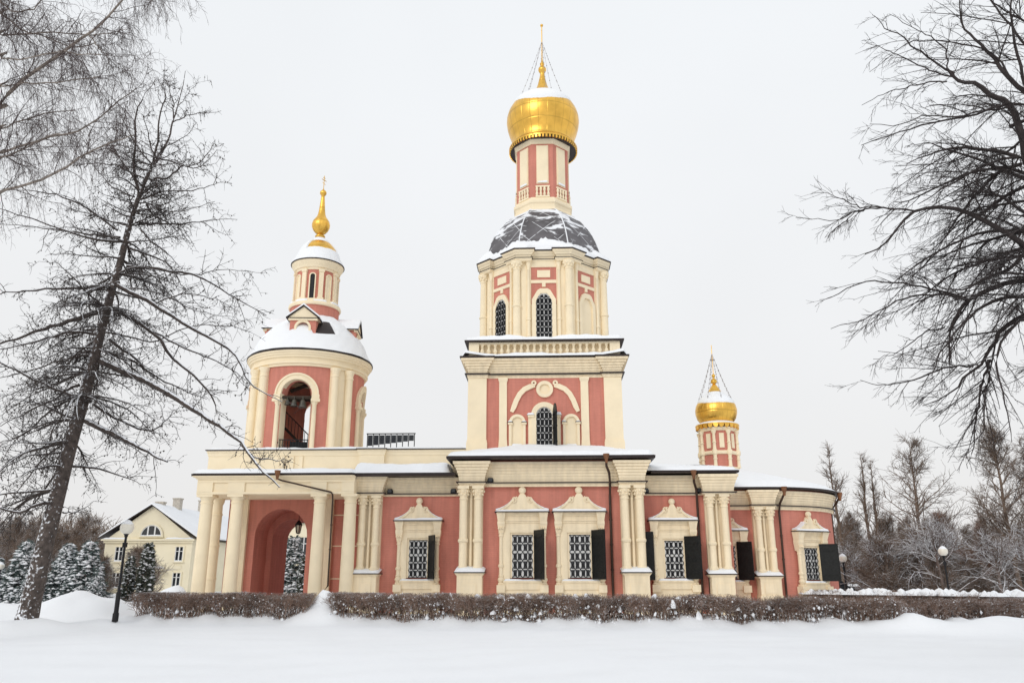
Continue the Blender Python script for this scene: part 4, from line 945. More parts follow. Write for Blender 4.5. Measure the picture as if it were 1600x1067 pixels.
# belfry floor, beams, railing, stair
b = MB(); b.lathe([(2.6, 7.5), (2.6, 7.85)], BC[0], BC[1], 32); b.build('floor', 'wood', belfry)
b = MB(); b.lathe([(2.6, 12.9), (2.6, 13.1)], BC[0], BC[1], 32); b.build('ceiling', 'wood', belfry)
T = cyl_T(BROT, BR)
for p_, q_, r_ in ((T(-.95, .12, 10.92), T(.95, .12, 10.92), .1), (T(-1.6, 1.6, 11.6), T(1.6, 1.6, 12.2), .12), ((BC[0] - 2.4, BC[1], 11.4), (BC[0] + 2.4, BC[1], 11.4), .12)):
    b = MB(); b.tube([p_, q_], r_, 4); b.build('bell_beam', 'wood', belfry)
b = MB(); st = [(BC[0] - 1.2, BC[1] - 1.3, 9.9), (BC[0] + .9, BC[1] - 1.3, 7.9)]
b.tube(st, .07, 4); b.tube([(p[0], p[1], p[2] + .9) for p in st], .03, 4)
for t in np.linspace(0, 1, 12): p = Vector(st[0]).lerp(Vector(st[1]), t); b.tube([p, p + Vector((0, 0, .9))], .018, 4)
b.build('stair', 'wood', belfry)
b = MB(T)
for u in np.linspace(-.75, .75, 11): b.box(u - .014, u + .014, .1, .13, 7.85, 8.6)
b.box(-.8, .8, .09, .14, 8.58, 8.63); b.box(-.2, .75, .16, .22, 7.85, 8.5); b.build('railing', 'iron', belfry)
bm_ = MB(); bm_.lathe([(.19, -.4), (.2, -.38), (.15, -.26), (.125, -.1), (.09, -.04), (.03, 0), (.03, .14)], 0, 0, 16); bellm = bm_.mesh('bell', 'bell', True)
for i, (u, s_) in enumerate(((-.5, .8), (-.12, 1.0), (.36, 1.15))):
    p = T(u, .12, 10.8); o = link('bell', bellm, None, p); o.scale = (s_, s_, s_)
    tag(o, ['smallest bronze bell, at the left under the arch beam of the bell tower', 'middle one of the three bronze bells under the arch beam', 'largest bronze bell, at the right under the arch beam of the bell tower'][i], 'bell', 'bells in the bell tower arch')

# ---------------------------------------------------------------- small things on the church
def floodlight(p, label):
    o = empty('floodlight', p, label, 'floodlight', 'floodlights on the church ledges')
    b = MB(); b.box(-.11, .11, -.09, .09, 0, .2); b.frust((-.11, .11, -.13, -.09, .02), (-.1, .1, -.13, -.09, .19)); x = link('housing', b.mesh('housing', 'iron'), None); x.parent = o
    b = MB(); b.box(-.085, .085, -.142, -.133, .035, .175); x = link('lens', b.mesh('lens', 'glass'), None); x.parent = o
    b = MB(); b.box(-.14, -.12, -.02, .02, 0, .14); b.box(.12, .14, -.02, .02, 0, .14); x = link('bracket', b.mesh('bracket', 'iron'), None); x.parent = o
floodlight((-2.62, -.26, 5.82), 'small black floodlight on the ledge above the left front window')
floodlight((-7.5, .66, 5.42), 'small black floodlight on the ledge just right of the twin columns beside the porch')
floodlight((-4.45, .66, 5.42), 'small black floodlight on the ledge tucked against the front block left side')
floodlight((4.68, .68, 5.4), 'small black floodlight on the ledge tucked against the front block right side')
floodlight((7.18, .66, 5.4), 'small black floodlight on the ledge beside the downpipe of the east bay')
o = empty('roof_railing', (-8.6, 3.0, 7.7), 'dark slatted railing standing on the snowy roof beside the bell tower', 'railing')
for k in range(9):
    x = -.65 + k * 2.45 / 8; b = MB(); b.box(x - .02, x + .02, -.02, .02, -.05, .98); x_ = link('post', b.mesh('post', 'iron'), None); x_.parent = o
b = MB(); b.box(-.7, 1.85, -.03, .03, .98, 1.03); x_ = link('handrail', b.mesh('handrail', 'iron'), None); x_.parent = o
for k in range(8):
    x = -.65 + k * 2.45 / 8; b = MB(); b.box(x + .03, x + .27, -.008, .008, .38 + k * .035, .93); x_ = link('panel', b.mesh('panel', 'glass'), None); x_.parent = o
# lantern in the gateway
o = empty('hanging_lantern', (-12.62, 3.3, 4.0), 'black wrought lantern hanging in the gateway arch', 'lantern')
for nm, mt_, fn in (('cage', 'iron', lambda b: [b.lathe([(.05, -.32), (.1, -.3), (.1, -.27), (.03, -.26)], 0, 0, 6), b.lathe([(.19, .1), (.2, .13), (.1, .28), (.03, .34), (.03, .4)], 0, 0, 6)] + [b.tube([(.1 * cos(k * pi / 3), .1 * sin(k * pi / 3), -.28), (.17 * cos(k * pi / 3), .17 * sin(k * pi / 3), .12)], .014, 4) for k in range(6)]),
                    ('glass', 'amber', lambda b: b.lathe([(.085, -.26), (.15, .1)], 0, 0, 6)), ('chain', 'iron', lambda b: b.tube([(0, 0, .38), (0, 0, .68)], .012, 4))):
    b = MB(); fn(b); x_ = link(nm, b.mesh(nm, mt_), None); x_.parent = o

# ================================================================== GROUND
HLINE = [(-14.6, -8.6), (-7.9, -8.7), (10.8, -11.2), (18, -9.5)]
def seg_d(x, y):
    d = np.full(np.shape(x), 1e9)
    for (ax_, ay_), (bx_, by_) in zip(HLINE, HLINE[1:]):
        t = np.clip(((x - ax_) * (bx_ - ax_) + (y - ay_) * (by_ - ay_)) / ((bx_ - ax_) ** 2 + (by_ - ay_) ** 2), 0, 1)
        d = np.minimum(d, np.hypot(x - ax_ - t * (bx_ - ax_), y - ay_ - t * (by_ - ay_)))
    return d
# x, y, height, half widths, flatness (1 = plain hump, 2 = broad flat top)
MOUNDS = [(-17.0, -7.4, .72, 1.5, 1.5, 1.6), (-16.1, -6.9, .3, .7, .8, 1), (-18.0, -6.6, .35, 1.2, 1.4, 1), (-20.4, -7.4, .55, 2.2, 1.8, 1.5), (-24, -8, .6, 2, 2.5, 1), (-16.4, -12.2, .36, 1.6, 1.4, 1.3), (-15.2, -9.9, .22, .9, .8, 1), (-16.6, -1.6, 1.15, 1.0, .9, 1.5),
          (-7.85, -8.0, .82, .62, .7, 1.8), (-8.2, -8.7, .22, .5, .5, 1.2), (-7.95, -9.3, .16, .9, .6, 1.2), (12.9, -12.3, .42, 1.2, .9, 1), (15.2, -12.6, .4, 1.8, 1.0, 1), (11.3, -11.8, .25, .8, .6, 1), (10.5, -11.7, .22, .7, .5, 1), (9.2, -11.9, .12, 1.0, .5, 1), (17.5, -11.5, .5, 2.5, 1.2, 1), (-12, -2, .5, 2.5, 1.2, 1), (13.9, -11.6, .16, .5, .4, 1)]
def gz(x, y):
    x = np.asarray(x, float); y = np.asarray(y, float)
    z = .03 * np.sin(x * .45 + 1.2 * np.sin(y * .21)) + .025 * np.sin(y * .6 + np.sin(x * .33 + 1)) + .012 * np.sin(x * 1.3 + y * .9) + .008 * np.sin(x * 2.9 - y * 2.1)
    z = z + .31 * np.exp(-(seg_d(x, y) / .66) ** 2) * (1 + .3 * np.sin(x * 2.3) * np.sin(x * .7 + 1) + .2 * np.sin(x * 6.1 + y * 3))
    for mx_, my_, a, sx, sy, fl in MOUNDS:
        q = ((x - mx_) / sx) ** 2 + ((y - my_) / sy) ** 2
        z = z + a * np.exp(-q ** fl) * (1 + .12 * np.sin(x * 3.1 + y) * np.sin(y * 2.7 + mx_))
    # footprints-free powder: faint wind ridges close by
    z = z + .01 * np.sin(x * .8 - y * 3.2 + 2 * np.sin(x * .35)) * np.exp(-np.maximum(0, y + 14) / 6)
    return z
def axis(a, b, near0, near1, fine, coarse):
    pts = []; v = a
    while v < b:
        pts.append(v); d = 0 if near0 <= v <= near1 else min(abs(v - near0), abs(v - near1)); v += min(coarse, fine + d * .12)
    pts.append(b); return np.array(pts)
gx = axis(-900, 900, -26, 22, .22, 60); gy = axis(-120, 1400, -30, 0, .2, 60)
GX, GY = np.meshgrid(gx, gy); GZ = gz(GX, GY)
gv = np.stack([GX.ravel(), GY.ravel(), GZ.ravel()], 1); nx_, ny_ = len(gx), len(gy)
ii = (np.arange(ny_ - 1)[:, None] * nx_ + np.arange(nx_ - 1)[None]).ravel()
gf = np.stack([ii, ii + 1, ii + nx_ + 1, ii + nx_], 1)

def np_mesh(name, V, Fq, mats, smooth=True, tri=None, mi=None):
    """quads (n, 4) and, if given, triangles (n, 3)"""
    me = bpy.data.meshes.new(name); nq = len(Fq); ntri = 0 if tri is None else len(tri)
    me.vertices.add(len(V)); me.vertices.foreach_set('co', np.asarray(V, np.float32).ravel())
    loops = np.asarray(Fq, np.int32).ravel(); starts = np.arange(nq) * 4; tot = np.full(nq, 4)
    if ntri: loops = np.concatenate([loops, np.asarray(tri, np.int32).ravel()]); starts = np.concatenate([starts, nq * 4 + np.arange(ntri) * 3]); tot = np.concatenate([tot, np.full(ntri, 3)])
    me.loops.add(len(loops)); me.loops.foreach_set('vertex_index', loops)
    me.polygons.add(nq + ntri); me.polygons.foreach_set('loop_start', starts.astype(np.int32)); me.polygons.foreach_set('loop_total', tot.astype(np.int32))
    for k in (mats if isinstance(mats, (list, tuple)) else [mats]): me.materials.append(M[k])
    if mi is not None: me.polygons.foreach_set('material_index', np.asarray(mi, np.int32))
    me.polygons.foreach_set('use_smooth', np.full(nq + ntri, smooth)); me.update(calc_edges=True); me.validate(); return me
ground = link('ground', np_mesh('ground', gv, gf, 'snow')); tag(ground, 'smooth deep snow covering the ground', None, None, 'structure')

# ================================================================== BRANCHES
def norm(a): return a / np.maximum(1e-9, np.linalg.norm(a, axis=-1, keepdims=True))
class Tubes:
    def __init__(s): s.V = []; s.F = []; s.n = 0
    def add(s, P, Rr, sides=3):            # P (B, N, 3), Rr (B, N)
        if len(P) == 0: return
        B, N, _ = P.shape; T = np.empty_like(P); T[:, 1:-1] = P[:, 2:] - P[:, :-2]; T[:, 0] = P[:, 1] - P[:, 0]; T[:, -1] = P[:, -1] - P[:, -2]; T = norm(T)
        ref = np.where(np.abs(T[..., 2:3]) < .9, np.array([0, 0, 1.]), np.array([1., 0, 0])); U = norm(np.cross(T, ref)); W = np.cross(T, U)
        a = 2 * pi * np.arange(sides) / sides
        V = P[:, :, None] + Rr[:, :, None, None] * (U[:, :, None] * np.cos(a)[None, None, :, None] + W[:, :, None] * np.sin(a)[None, None, :, None])
        base = s.n + (np.arange(B) * N * sides)[:, None, None] + (np.arange(N - 1) * sides)[None, :, None]
        k = np.arange(sides)[None, None]; k2 = (k + 1) % sides
        s.F.append(np.stack([base + k, base + k2, base + sides + k2, base + sides + k], -1).reshape(-1, 4)); s.V.append(V.reshape(-1, 3)); s.n += V.size // 3
    def mesh(s, name, m): return np_mesh(name, np.concatenate(s.V), np.concatenate(s.F), m)
def sample(P, Rr, k, t0=.1, t1=1.):
    """k random points on every branch: position, tangent, radius, fraction, branch length"""
    B, N, _ = P.shape; t = t0 + (t1 - t0) * rng.random((B, k)); f = t * (N - 1); i = np.minimum(f.astype(int), N - 2); f = f - i; b = np.arange(B)[:, None]
    p = P[b, i] * (1 - f[..., None]) + P[b, i + 1] * f[..., None]; T = norm(P[b, i + 1] - P[b, i]); r = Rr[b, i] * (1 - f) + Rr[b, i + 1] * f
    Ln = np.linalg.norm(np.diff(P, axis=1), axis=-1).sum(1)[:, None].repeat(k, 1)
    return p.reshape(-1, 3), T.reshape(-1, 3), r.ravel(), t.ravel(), Ln.ravel()
def walk(S, D, Ln, r0, r1, n=5, wob=.18, bias=(0, 0, 0)):
    M_ = len(S); P = np.empty((M_, n, 3)); P[:, 0] = S; d = norm(D)
    for i in range(1, n):
        d = norm(d + wob * rng.normal(size=(M_, 3)) + np.asarray(bias)); P[:, i] = P[:, i - 1] + d * (Ln / (n - 1))[:, None]
    return P, r0[:, None] + (r1 - r0)[:, None] * np.linspace(0, 1, n)[None]
def side_dir(T, spread):
    q = rng.normal(size=T.shape); q -= (q * T).sum(1, keepdims=True) * T; return norm(T * (1 - spread) + norm(q) * spread)

def px2w(px, py, Y):           # point of the world that stands at depth plane Y
    x = px - 800; u = 533.5 - py; fw = FPX * cos(PITCH) - u * sin(PITCH); up = FPX * sin(PITCH) + u * cos(PITCH)
    X = x * cos(YAW) - fw * sin(YAW); Yy = x * sin(YAW) + fw * cos(YAW); t = (Y - CAMY) / Yy
    return np.array([X * t, Y, CAMZ + up * t])
def w2px(W):
    W = np.atleast_2d(W); y = W[:, 1] - CAMY; z = W[:, 2] - CAMZ; x = W[:, 0] * cos(YAW) + y * sin(YAW); f = -W[:, 0] * sin(YAW) + y * cos(YAW)
    d = f * cos(PITCH) + z * sin(PITCH); u = -f * sin(PITCH) + z * cos(PITCH); return np.stack([800 + FPX * x / d, 533.5 - FPX * u / d], 1)
def joint_depth(pt, limbs, default):      # a side bough springs from the bough it crosses, at that bough's own depth
    if not limbs: return default
    A = np.concatenate([l[0] for l in limbs]); d = np.hypot(*(w2px(A) - np.asarray(pt)).T); i = int(np.argmin(d)); return A[i, 1] if d[i] < 30 else default
def limb(pts, Y0, Y1, r0, r1, n=16, jit=.02, p=1.):
    """a bough measured at a few points of its course, smoothed, leaning from depth Y0 to Y1"""
    m = len(pts); Ys = np.linspace(Y0, Y1, m); W = np.array([px2w(a, b, y) for (a, b), y in zip(pts, Ys)])
    Wp = np.concatenate([[2 * W[0] - W[1]], W, [2 * W[-1] - W[-2]]]); o = []
    for u in np.linspace(0, m - 1, n):
        i = min(int(u), m - 2); f = u - i; a, b, c, d = Wp[i:i + 4]
        o.append(.5 * ((2 * b) + (c - a) * f + (2 * a - 5 * b + 4 * c - d) * f * f + (3 * b - a - 3 * c + d) * f ** 3))
    o = np.array(o); o[1:] += rng.normal(size=(n - 1, 3)) * jit
    t = np.linspace(0, 1, n); return o, r0 + (r1 - r0) * t ** p
def crop(ox, oy, s, pts): return [(ox + a * s, oy + b * s) for a, b in pts]

# ---------------------------------------------------------------- larch
lc = lambda *p: crop(0, 380, .375, p)
l1 = lambda *p: crop(0, 0, .375, p)
LY = -12.0
larch = empty('larch_tree', tuple(px2w(40, 962, LY)), 'tall leaning larch with snow-dusted dark trunk and drooping cone-hung boughs', 'tree')
TR = [(40, 972, .42), (52, 925, .36), (75, 830, .31), (100, 735, .275), (126, 640, .25), (150, 545, .205), (172, 465, .17), (190, 400, .14), (207, 335, .11), (220, 300, .092), (233, 268, .075), (250, 243, .06), (263, 217, .046), (270, 190, .036), (279, 163, .026), (290, 112, .01)]
trunk = limb([p[:2] for p in TR], LY, LY, .4, .01, 40, .01); trunk = (trunk[0], np.interp(np.linspace(0, 15, 40), range(16), [p[2] * .82 for p in TR]))
lead = [limb(l1((582, 830), (560, 720), (562, 620), (565, 500), (590, 420), (650, 330)), LY, LY - .4, .06, .01),
        limb(l1((630, 700), (655, 600), (665, 480), (690, 400), (655, 320)), LY, LY + .5, .045, .008), limb(l1((722, 510), (720, 420), (700, 360), (680, 310)), LY, LY - .3, .025, .006), limb(l1((745, 440), (790, 380), (830, 340)), LY, LY + .3, .016, .005)]
main = []
def lb(pts, dy, r0, r1=.012):
    on_trunk = np.min(np.hypot(*(w2px(trunk[0]) - np.asarray(pts[0])).T)) < 28
    y0 = LY if on_trunk else joint_depth(pts[0], main, LY); main.append(limb(pts, y0, (LY if on_trunk else y0) + dy * (1 if on_trunk else .5), r0, r1))
lb(lc((530, 95), (660, 108), (800, 130), (920, 190), (1000, 240), (1110, 300)), -1.0, .06)
lb(lc((530, 95), (800, 130), (920, 110), (1105, 125)), .6, .03, .006)
lb(lc((480, 170), (640, 255), (760, 330), (880, 400), (985, 470), (1040, 580), (1170, 665)), -1.6, .09)
lb(lc((640, 255), (760, 210), (900, 235), (1000, 290)), .5, .03, .006)
lb(lc((470, 270), (640, 370), (720, 480), (840, 580), (890, 660), (905, 710)), 1.0, .075)
lb(lc((640, 370), (800, 450), (920, 500), (1030, 570)), -.6, .04)
lb(lc((420, 490), (640, 590), (800, 690), (900, 750), (1000, 830), (1080, 940), (1165, 1020)), -2.0, .12, .02)
lb(lc((1000, 835), (1060, 890), (1150, 905), (1185, 900)), -2.2, .03, .008); main[-1] = limb(lc((1000, 835), (1060, 890), (1150, 905), (1185, 900)), LY - 1.4, LY - 1.2, .03, .008)
lb(lc((360, 740), (480, 800), (600, 860), (700, 912)), -1.2, .11, .03)
lb(lc((390, 670), (500, 740), (620, 780), (690, 740), (730, 690)), 1.4, .05)
lb(lc((455, 400), (560, 480), (640, 550), (760, 610), (860, 650)), 1.6, .055)
lb(lc((430, 370), (560, 395), (660, 405), (800, 345), (970, 350), (1050, 375)), .8, .035, .007)
lb(lc((510, 180), (660, 210), (820, 280), (990, 310)), 1.2, .03, .006)
lb(lc((540, 20), (620, 50), (700, 90), (770, 190)), 1.0, .05)
lb(lc((500, 165), (400, 180), (250, 190), (100, 200), (-60, 225)), -.8, .075)
lb(lc((430, 280), (330, 315), (200, 350), (100, 385), (-60, 440)), 1.0, .1, .03)
lb(lc((400, 380), (300, 370), (180, 400), (60, 430), (-60, 450)), -1.2, .06)
lb(lc((400, 460), (330, 470), (250, 490), (130, 530), (-60, 575)), 1.5, .055)
lb(lc((380, 660), (300, 630), (220, 600), (100, 550), (0, 495), (-60, 470)), -1.0, .075)
lb(lc((330, 590), (280, 610), (230, 650), (120, 700), (0, 760)), .6, .05)
lb(lc((300, 640), (240, 680), (180, 720), (110, 790), (-20, 840)), 1.6, .05)
lb(lc((260, 870), (180, 880), (100, 890), (0, 950)), -1.0, .045)
lb(lc((480, 130), (380, 200), (370, 300), (300, 380)), .8, .04)
lb(lc((400, 400), (320, 460), (230, 560), (120, 620)), -1.5, .05)
lb(lc((290, 660), (230, 760), (190, 880), (175, 960)), -.8, .035)
lb([(95, 775), (80, 785), (60, 787), (30, 800), (-10, 792)], -.8, .08, .03)
lb([(98, 800), (110, 801), (130, 795), (145, 783)], .6, .03, .008)
for pts, dy, r0 in ((((590, 830), (680, 800), (830, 790), (930, 755)), .5, .04), (((580, 930), (700, 935), (830, 925), (990, 910)), .4, .045), (((600, 840), (670, 870), (750, 880), (900, 840)), -.6, .035), (((640, 745), (700, 740), (760, 690), (830, 700), (905, 620)), .8, .045),
                    (((660, 660), (740, 680), (800, 690), (860, 650), (890, 600)), -.7, .035), (((720, 510), (790, 480), (850, 470), (920, 465)), .4, .025), (((560, 910), (500, 885), (430, 855)), .5, .05), (((490, 960), (330, 850), (170, 800), (30, 790)), -.5, .045),
                    (((500, 990), (330, 970), (170, 950), (0, 930)), .8, .05), (((540, 1010), (420, 1000), (300, 970), (60, 890), (-60, 850)), -1, .06), (((560, 820), (470, 780), (400, 700), (330, 640)), .6, .035), (((555, 700), (480, 690), (400, 680), (330, 690)), -.6, .03),
                    (((590, 960), (640, 1010), (700, 1060), (760, 1120)), -.8, .055), (((610, 850), (640, 900), (700, 930), (770, 1000)), .9, .045), (((570, 760), (520, 690), (460, 600), (390, 540)), .9, .03), (((565, 600), (520, 560), (470, 540)), -.4, .02)):
    lb(l1(*pts), dy, r0, .008)
# boughs toward and away from the camera give the crown its depth
tp = trunk[0]
for k in range(46):
    f = .24 + .58 * rng.random(); i = int(np.argmin(np.abs(tp[:, 2] - f * tp[-1, 2]))); p = tp[i]; an = rng.choice([-1, 1]) * (pi / 2) + rng.normal() * .55; Ln = (3.3 - 2.6 * abs(f - .35)) * (.6 + .5 * rng.random())
    d = np.array([cos(an) * .9, sin(an), .05 if f < .7 else .35]); P, Rr = walk(p[None], d[None], np.array([Ln]), np.array([.02 + .045 * (1 - f)]), np.array([.008]), 16, .09, (0, 0, -.05 if f < .75 else .04)); main.append((P[0], Rr[0]))
for k in range(92):           # more drooping boughs, mostly sideways
    an = rng.choice([0, pi], p=[.5, .5]); f = (.33 if an == 0 else .2) + (.52 if an == 0 else .62) * rng.random(); an += rng.normal() * .6; i = int(np.argmin(np.abs(tp[:, 2] - f * tp[-1, 2]))); p = tp[i]; Ln = (4.9 - 4.4 * f) * (.55 + .5 * rng.random()) + .3
    d = np.array([cos(an), sin(an), -.12 if f < .55 else .12]); P, Rr = walk(p[None], d[None], np.array([Ln]), np.array([.016 + .04 * (1 - f)]), np.array([.006]), 16, .07, (0, 0, -.045 if f < .6 else .035)); main.append((P[0], Rr[0]))
tt = Tubes(); tt.add(trunk[0][None], trunk[1][None], 12); o = link('trunk', tt.mesh('trunk', 'larch'), larch); 
tb = Tubes(); BP = np.stack([m_[0] for m_ in main + lead]); BR_ = np.stack([m_[1] for m_ in main + lead]); tb.add(BP, BR_, 7); link('branches', tb.mesh('branches', 'larchbough'), larch)
tw = Tubes()
S, T_, r, t, Ln = sample(BP, BR_, 15, .12); keep = rng.random(len(S)) < np.clip(Ln / 2.6, .12, 1); S, T_, r, t, Ln = S[keep], T_[keep], r[keep], t[keep], Ln[keep]
P2, R2 = walk(S, side_dir(T_, .62), (.35 + .75 * rng.random(len(S))) * np.clip(Ln / 3, .35, 1.2), np.minimum(r * .6, .014), np.full(len(S), .005), 6, .2, (0, 0, -.05)); tw.add(P2, R2, 4)
S, T_, r, t, Ln = sample(P2, R2, 6, .1)
keep = rng.random(len(S)) < .8; S, T_ = S[keep], T_[keep]
P3, R3 = walk(S, side_dir(T_, .7), .1 + .32 * rng.random(len(S)), np.full(len(S), .0065), np.full(len(S), .0035), 4, .2, (0, 0, -.12)); tw.add(P3, R3, 3)
S, T_, r, t, Ln = sample(BP, BR_, 22, .2); keep = rng.random(len(S)) < np.clip(Ln / 2.6, .12, 1); S, T_ = S[keep], T_[keep]
P4, R4 = walk(S, side_dir(T_, .9), .08 + .2 * rng.random(len(S)), np.full(len(S), .006), np.full(len(S), .0035), 3, .25, (0, 0, -.2)); tw.add(P4, R4, 3)
link('twigs', tw.mesh('twigs', 'twig'), larch)
def blobs(pts, rad, name, m_, parent, zs=1.2, lab=None):
    o_ = np.array([(1, 0, 0), (0, 1, 0), (-1, 0, 0), (0, -1, 0), (0, 0, zs), (0, 0, -zs)], float)
    V = pts[:, None] + rad[:, None, None] * o_[None] * (1 + .25 * rng.normal(size=(len(pts), 6, 1))); b_ = (np.arange(len(pts)) * 6)[:, None, None]
    tr = np.array([(0, 1, 4), (1, 2, 4), (2, 3, 4), (3, 0, 4), (1, 0, 5), (2, 1, 5), (3, 2, 5), (0, 3, 5)])[None] + b_
    return link(name, np_mesh(name, V.reshape(-1, 3), np.zeros((0, 4), int), m_, True, tr.reshape(-1, 3)), parent)
c_ = P3[rng.random(len(P3)) < .3][:, 2]; c2 = P2[rng.random(len(P2)) < .6][:, 4]; cp = np.concatenate([c_, c2]); co_ = blobs(cp - [0, 0, .02], .017 + .012 * rng.random(len(cp)), 'cones', 'cone', larch); co_['kind'] = 'stuff'

# ---------------------------------------------------------------- birch, its stem outside the picture
BY_ = -19.0
birch = empty('birch_tree', (-16.6, BY_, 0), 'pale-limbed weeping birch reaching in from the left with hanging fine twigs', 'tree')
bx = lambda *p: [px2w(a * .375, b * .375, BY_) for a, b in p]
tr_ = np.array([(-16.6, BY_, -.2), (-16.6, BY_, 3), (-16.7, BY_ + .1, 6), (-16.7, BY_, 10), (-16.8, BY_ - .1, 14), (-16.9, BY_, 17)]); t_ = np.linspace(0, 1, 6)
tt = Tubes(); tt.add(tr_[None], (.22 - .17 * t_)[None], 12); link('trunk', tt.mesh('trunk', 'birch'), birch)
bm2 = []
def bl(pts, dy, r0, r1=.012, z0=None):
    q = crop(0, 0, .375, pts); q = [(q[0][0] - 380, q[0][1] + 160)] + q; bm2.append(limb(q, BY_, BY_ + dy, r0, r1, 18, .015))
bl(((-60, 830), (0, 800), (200, 740), (350, 650), (480, 590), (560, 560)), -.8, .05)
bl(((-60, 660), (0, 640), (180, 580), (340, 540), (460, 450), (570, 370)), .8, .05)
bl(((-60, 480), (0, 430), (130, 310), (230, 240), (370, 140), (440, 80), (520, -10), (560, -60)), -.3, .065, .02)
bl(((-60, 150), (0, 148), (150, 140), (290, 142), (430, 145), (540, 118)), .9, .035, .008)
bl(((-60, 690), (0, 660), (100, 620), (190, 570), (300, 555)), -1.2, .03)
bl(((-60, 90), (0, 60), (100, 130), (180, 150), (300, 200), (400, 180)), 1.3, .03)
bl(((-60, -10), (0, 10), (60, 50), (150, 30), (180, -30)), -1.5, .03)
bl(((-60, 550), (0, 540), (100, 500), (210, 470), (310, 460)), 1.6, .03)
bl(((-60, 250), (0, 240), (100, 245), (250, 215), (300, 225), (420, 230)), -1.8, .025)
bl(((-60, 380), (0, 360), (120, 350), (250, 345), (330, 330), (420, 320)), -1.0, .028)
bl(((-60, -120), (60, -140), (250, -150), (420, -120), (560, -60), (640, 10)), .6, .045)
bl(((-60, -200), (100, -260), (300, -260), (520, -200), (660, -80), (700, -20)), -1, .045)
bl(((370, 140), (410, 200), (450, 240), (470, 290)), .3, .02, .006)
bm2[-1] = limb(crop(0, 0, .375, ((370, 140), (410, 200), (450, 240), (470, 290))), BY_ - .2, BY_ + .2, .02, .006, 18)
BP = np.stack([m_[0] for m_ in bm2]); BR_ = np.stack([m_[1] for m_ in bm2]); tb = Tubes(); tb.add(BP, BR_, 7); link('branches', tb.mesh('branches', 'birch'), birch)
tw = Tubes()
S, T_, r, t, Ln = sample(BP, BR_, 22, .22); keep = rng.random(len(S)) < np.clip(Ln / 4, .1, 1); S, T_, r = S[keep], T_[keep], r[keep]
P2, R2 = walk(S, side_dir(T_, .5), .5 + 1.0 * rng.random(len(S)), np.minimum(r * .6, .012), np.full(len(S), .005), 7, .16, (.03, 0, .0)); tw.add(P2, R2, 4)
S, T_, r, t, Ln = sample(P2, R2, 9, .15)
P3, R3 = walk(S, side_dir(T_, .5) + [0, 0, -.4], .35 + .95 * rng.random(len(S)) ** 1.5, np.full(len(S), .0042), np.full(len(S), .0028), 7, .13, (0, 0, -.35)); tw.add(P3, R3, 3)
S, T_, r, t, Ln = sample(BP, BR_, 26, .3); keep = rng.random(len(S)) < np.clip(Ln / 4, .1, 1); S, T_ = S[keep], T_[keep]
P3b, R3b = walk(S, side_dir(T_, .7) + [0, 0, -.3], .4 + .9 * rng.random(len(S)) ** 1.4, np.full(len(S), .0042), np.full(len(S), .0028), 7, .13, (0, 0, -.33)); tw.add(P3b, R3b, 3)
S, T_, r, t, Ln = sample(np.concatenate([P3, P3b]), np.concatenate([R3, R3b]), 4, .2)
P4, R4 = walk(S, side_dir(T_, .6), .06 + .2 * rng.random(len(S)), np.full(len(S), .003), np.full(len(S), .0022), 3, .2, (0, 0, -.2)); tw.add(P4, R4, 3)
link('twigs', tw.mesh('twigs', 'birchtwig'), birch)

# ---------------------------------------------------------------- linden on the right, its trunk just outside the picture
NY = -20.0
linden = empty('linden_tree', (12.6, NY, 0), 'large dark bare linden on the right with arching boughs and dense twigs', 'tree')
tr_ = np.array([(12.6, NY, -.2), (12.55, NY, 2.5), (12.55, NY, 5), (12.5, NY, 7.5), (12.45, NY, 10), (12.4, NY, 12.5), (12.4, NY, 15)]); t_ = np.linspace(0, 1, 7)
tt = Tubes(); tt.add(tr_[None], (.34 - .27 * t_)[None], 12); link('trunk', tt.mesh('trunk', 'linden'), linden)
n1 = lambda *p: crop(1240, 0, .375, p)
n2 = lambda *p: crop(1240, 400, .3374, p)
lm = []
def ll(pts, dy, r0, r1=.009, y0=0.):
    if pts[0][0] > 1590 or (lm and np.min(np.hypot(*(w2px(np.concatenate([l[0] for l in lm])) - np.asarray(pts[0])).T)) > 30):          # springs from the trunk, rising toward the first measured point
        z = px2w(*pts[0], NY)[2]; p0 = w2px(np.array([12.5, NY, min(14.5, max(2.2, z - .7))]))[0]; pts = [tuple(p0)] + list(pts); y0 = 0; r0 *= 1.12
    else: y0 = joint_depth(pts[0], lm, NY + y0) - NY; dy = y0 + (dy - y0) * .6
    lm.append(limb(pts, NY + y0, NY + dy, r0, r1, 18, .016))
ll(n1((1040, 800), (965, 640), (930, 500), (890, 430), (830, 400), (760, 350), (690, 340), (640, 290)), -.5, .1, .03)
ll(n1((690, 340), (640, 290), (560, 240), (500, 200), (450, 150), (380, 120), (335, 65)), -.8, .03, .007, -.4)
ll(n1((640, 340), (560, 345), (450, 370), (380, 390), (280, 440)), .2, .02, .006, -.4)
ll(n1((660, 320), (560, 290), (460, 240), (390, 210), (310, 180)), .6, .022, .006, -.4)
ll(n1((640, 290), (635, 220), (580, 160), (520, 130), (400, 60)), -.9, .02, .006, -.4)
ll(n1((1040, 430), (960, 380), (900, 330), (850, 260), (790, 200), (740, 150), (700, 90), (690, -30)), .8, .07, .015)
ll(n1((905, 330), (860, 255), (800, 210), (690, 180), (600, 170), (490, 175), (420, 220), (320, 300)), 1.2, .028, .006, .5)
ll(n1((1010, 500), (950, 300), (910, 100), (908, -40)), .3, .05, .02)
ll(n1((960, 90), (900, 60), (830, 0), (780, -60)), -.5, .03)
ll(n1((930, 500), (900, 440), (870, 435), (750, 480), (600, 510), (480, 540), (380, 575), (280, 610)), -1.2, .04, .008)
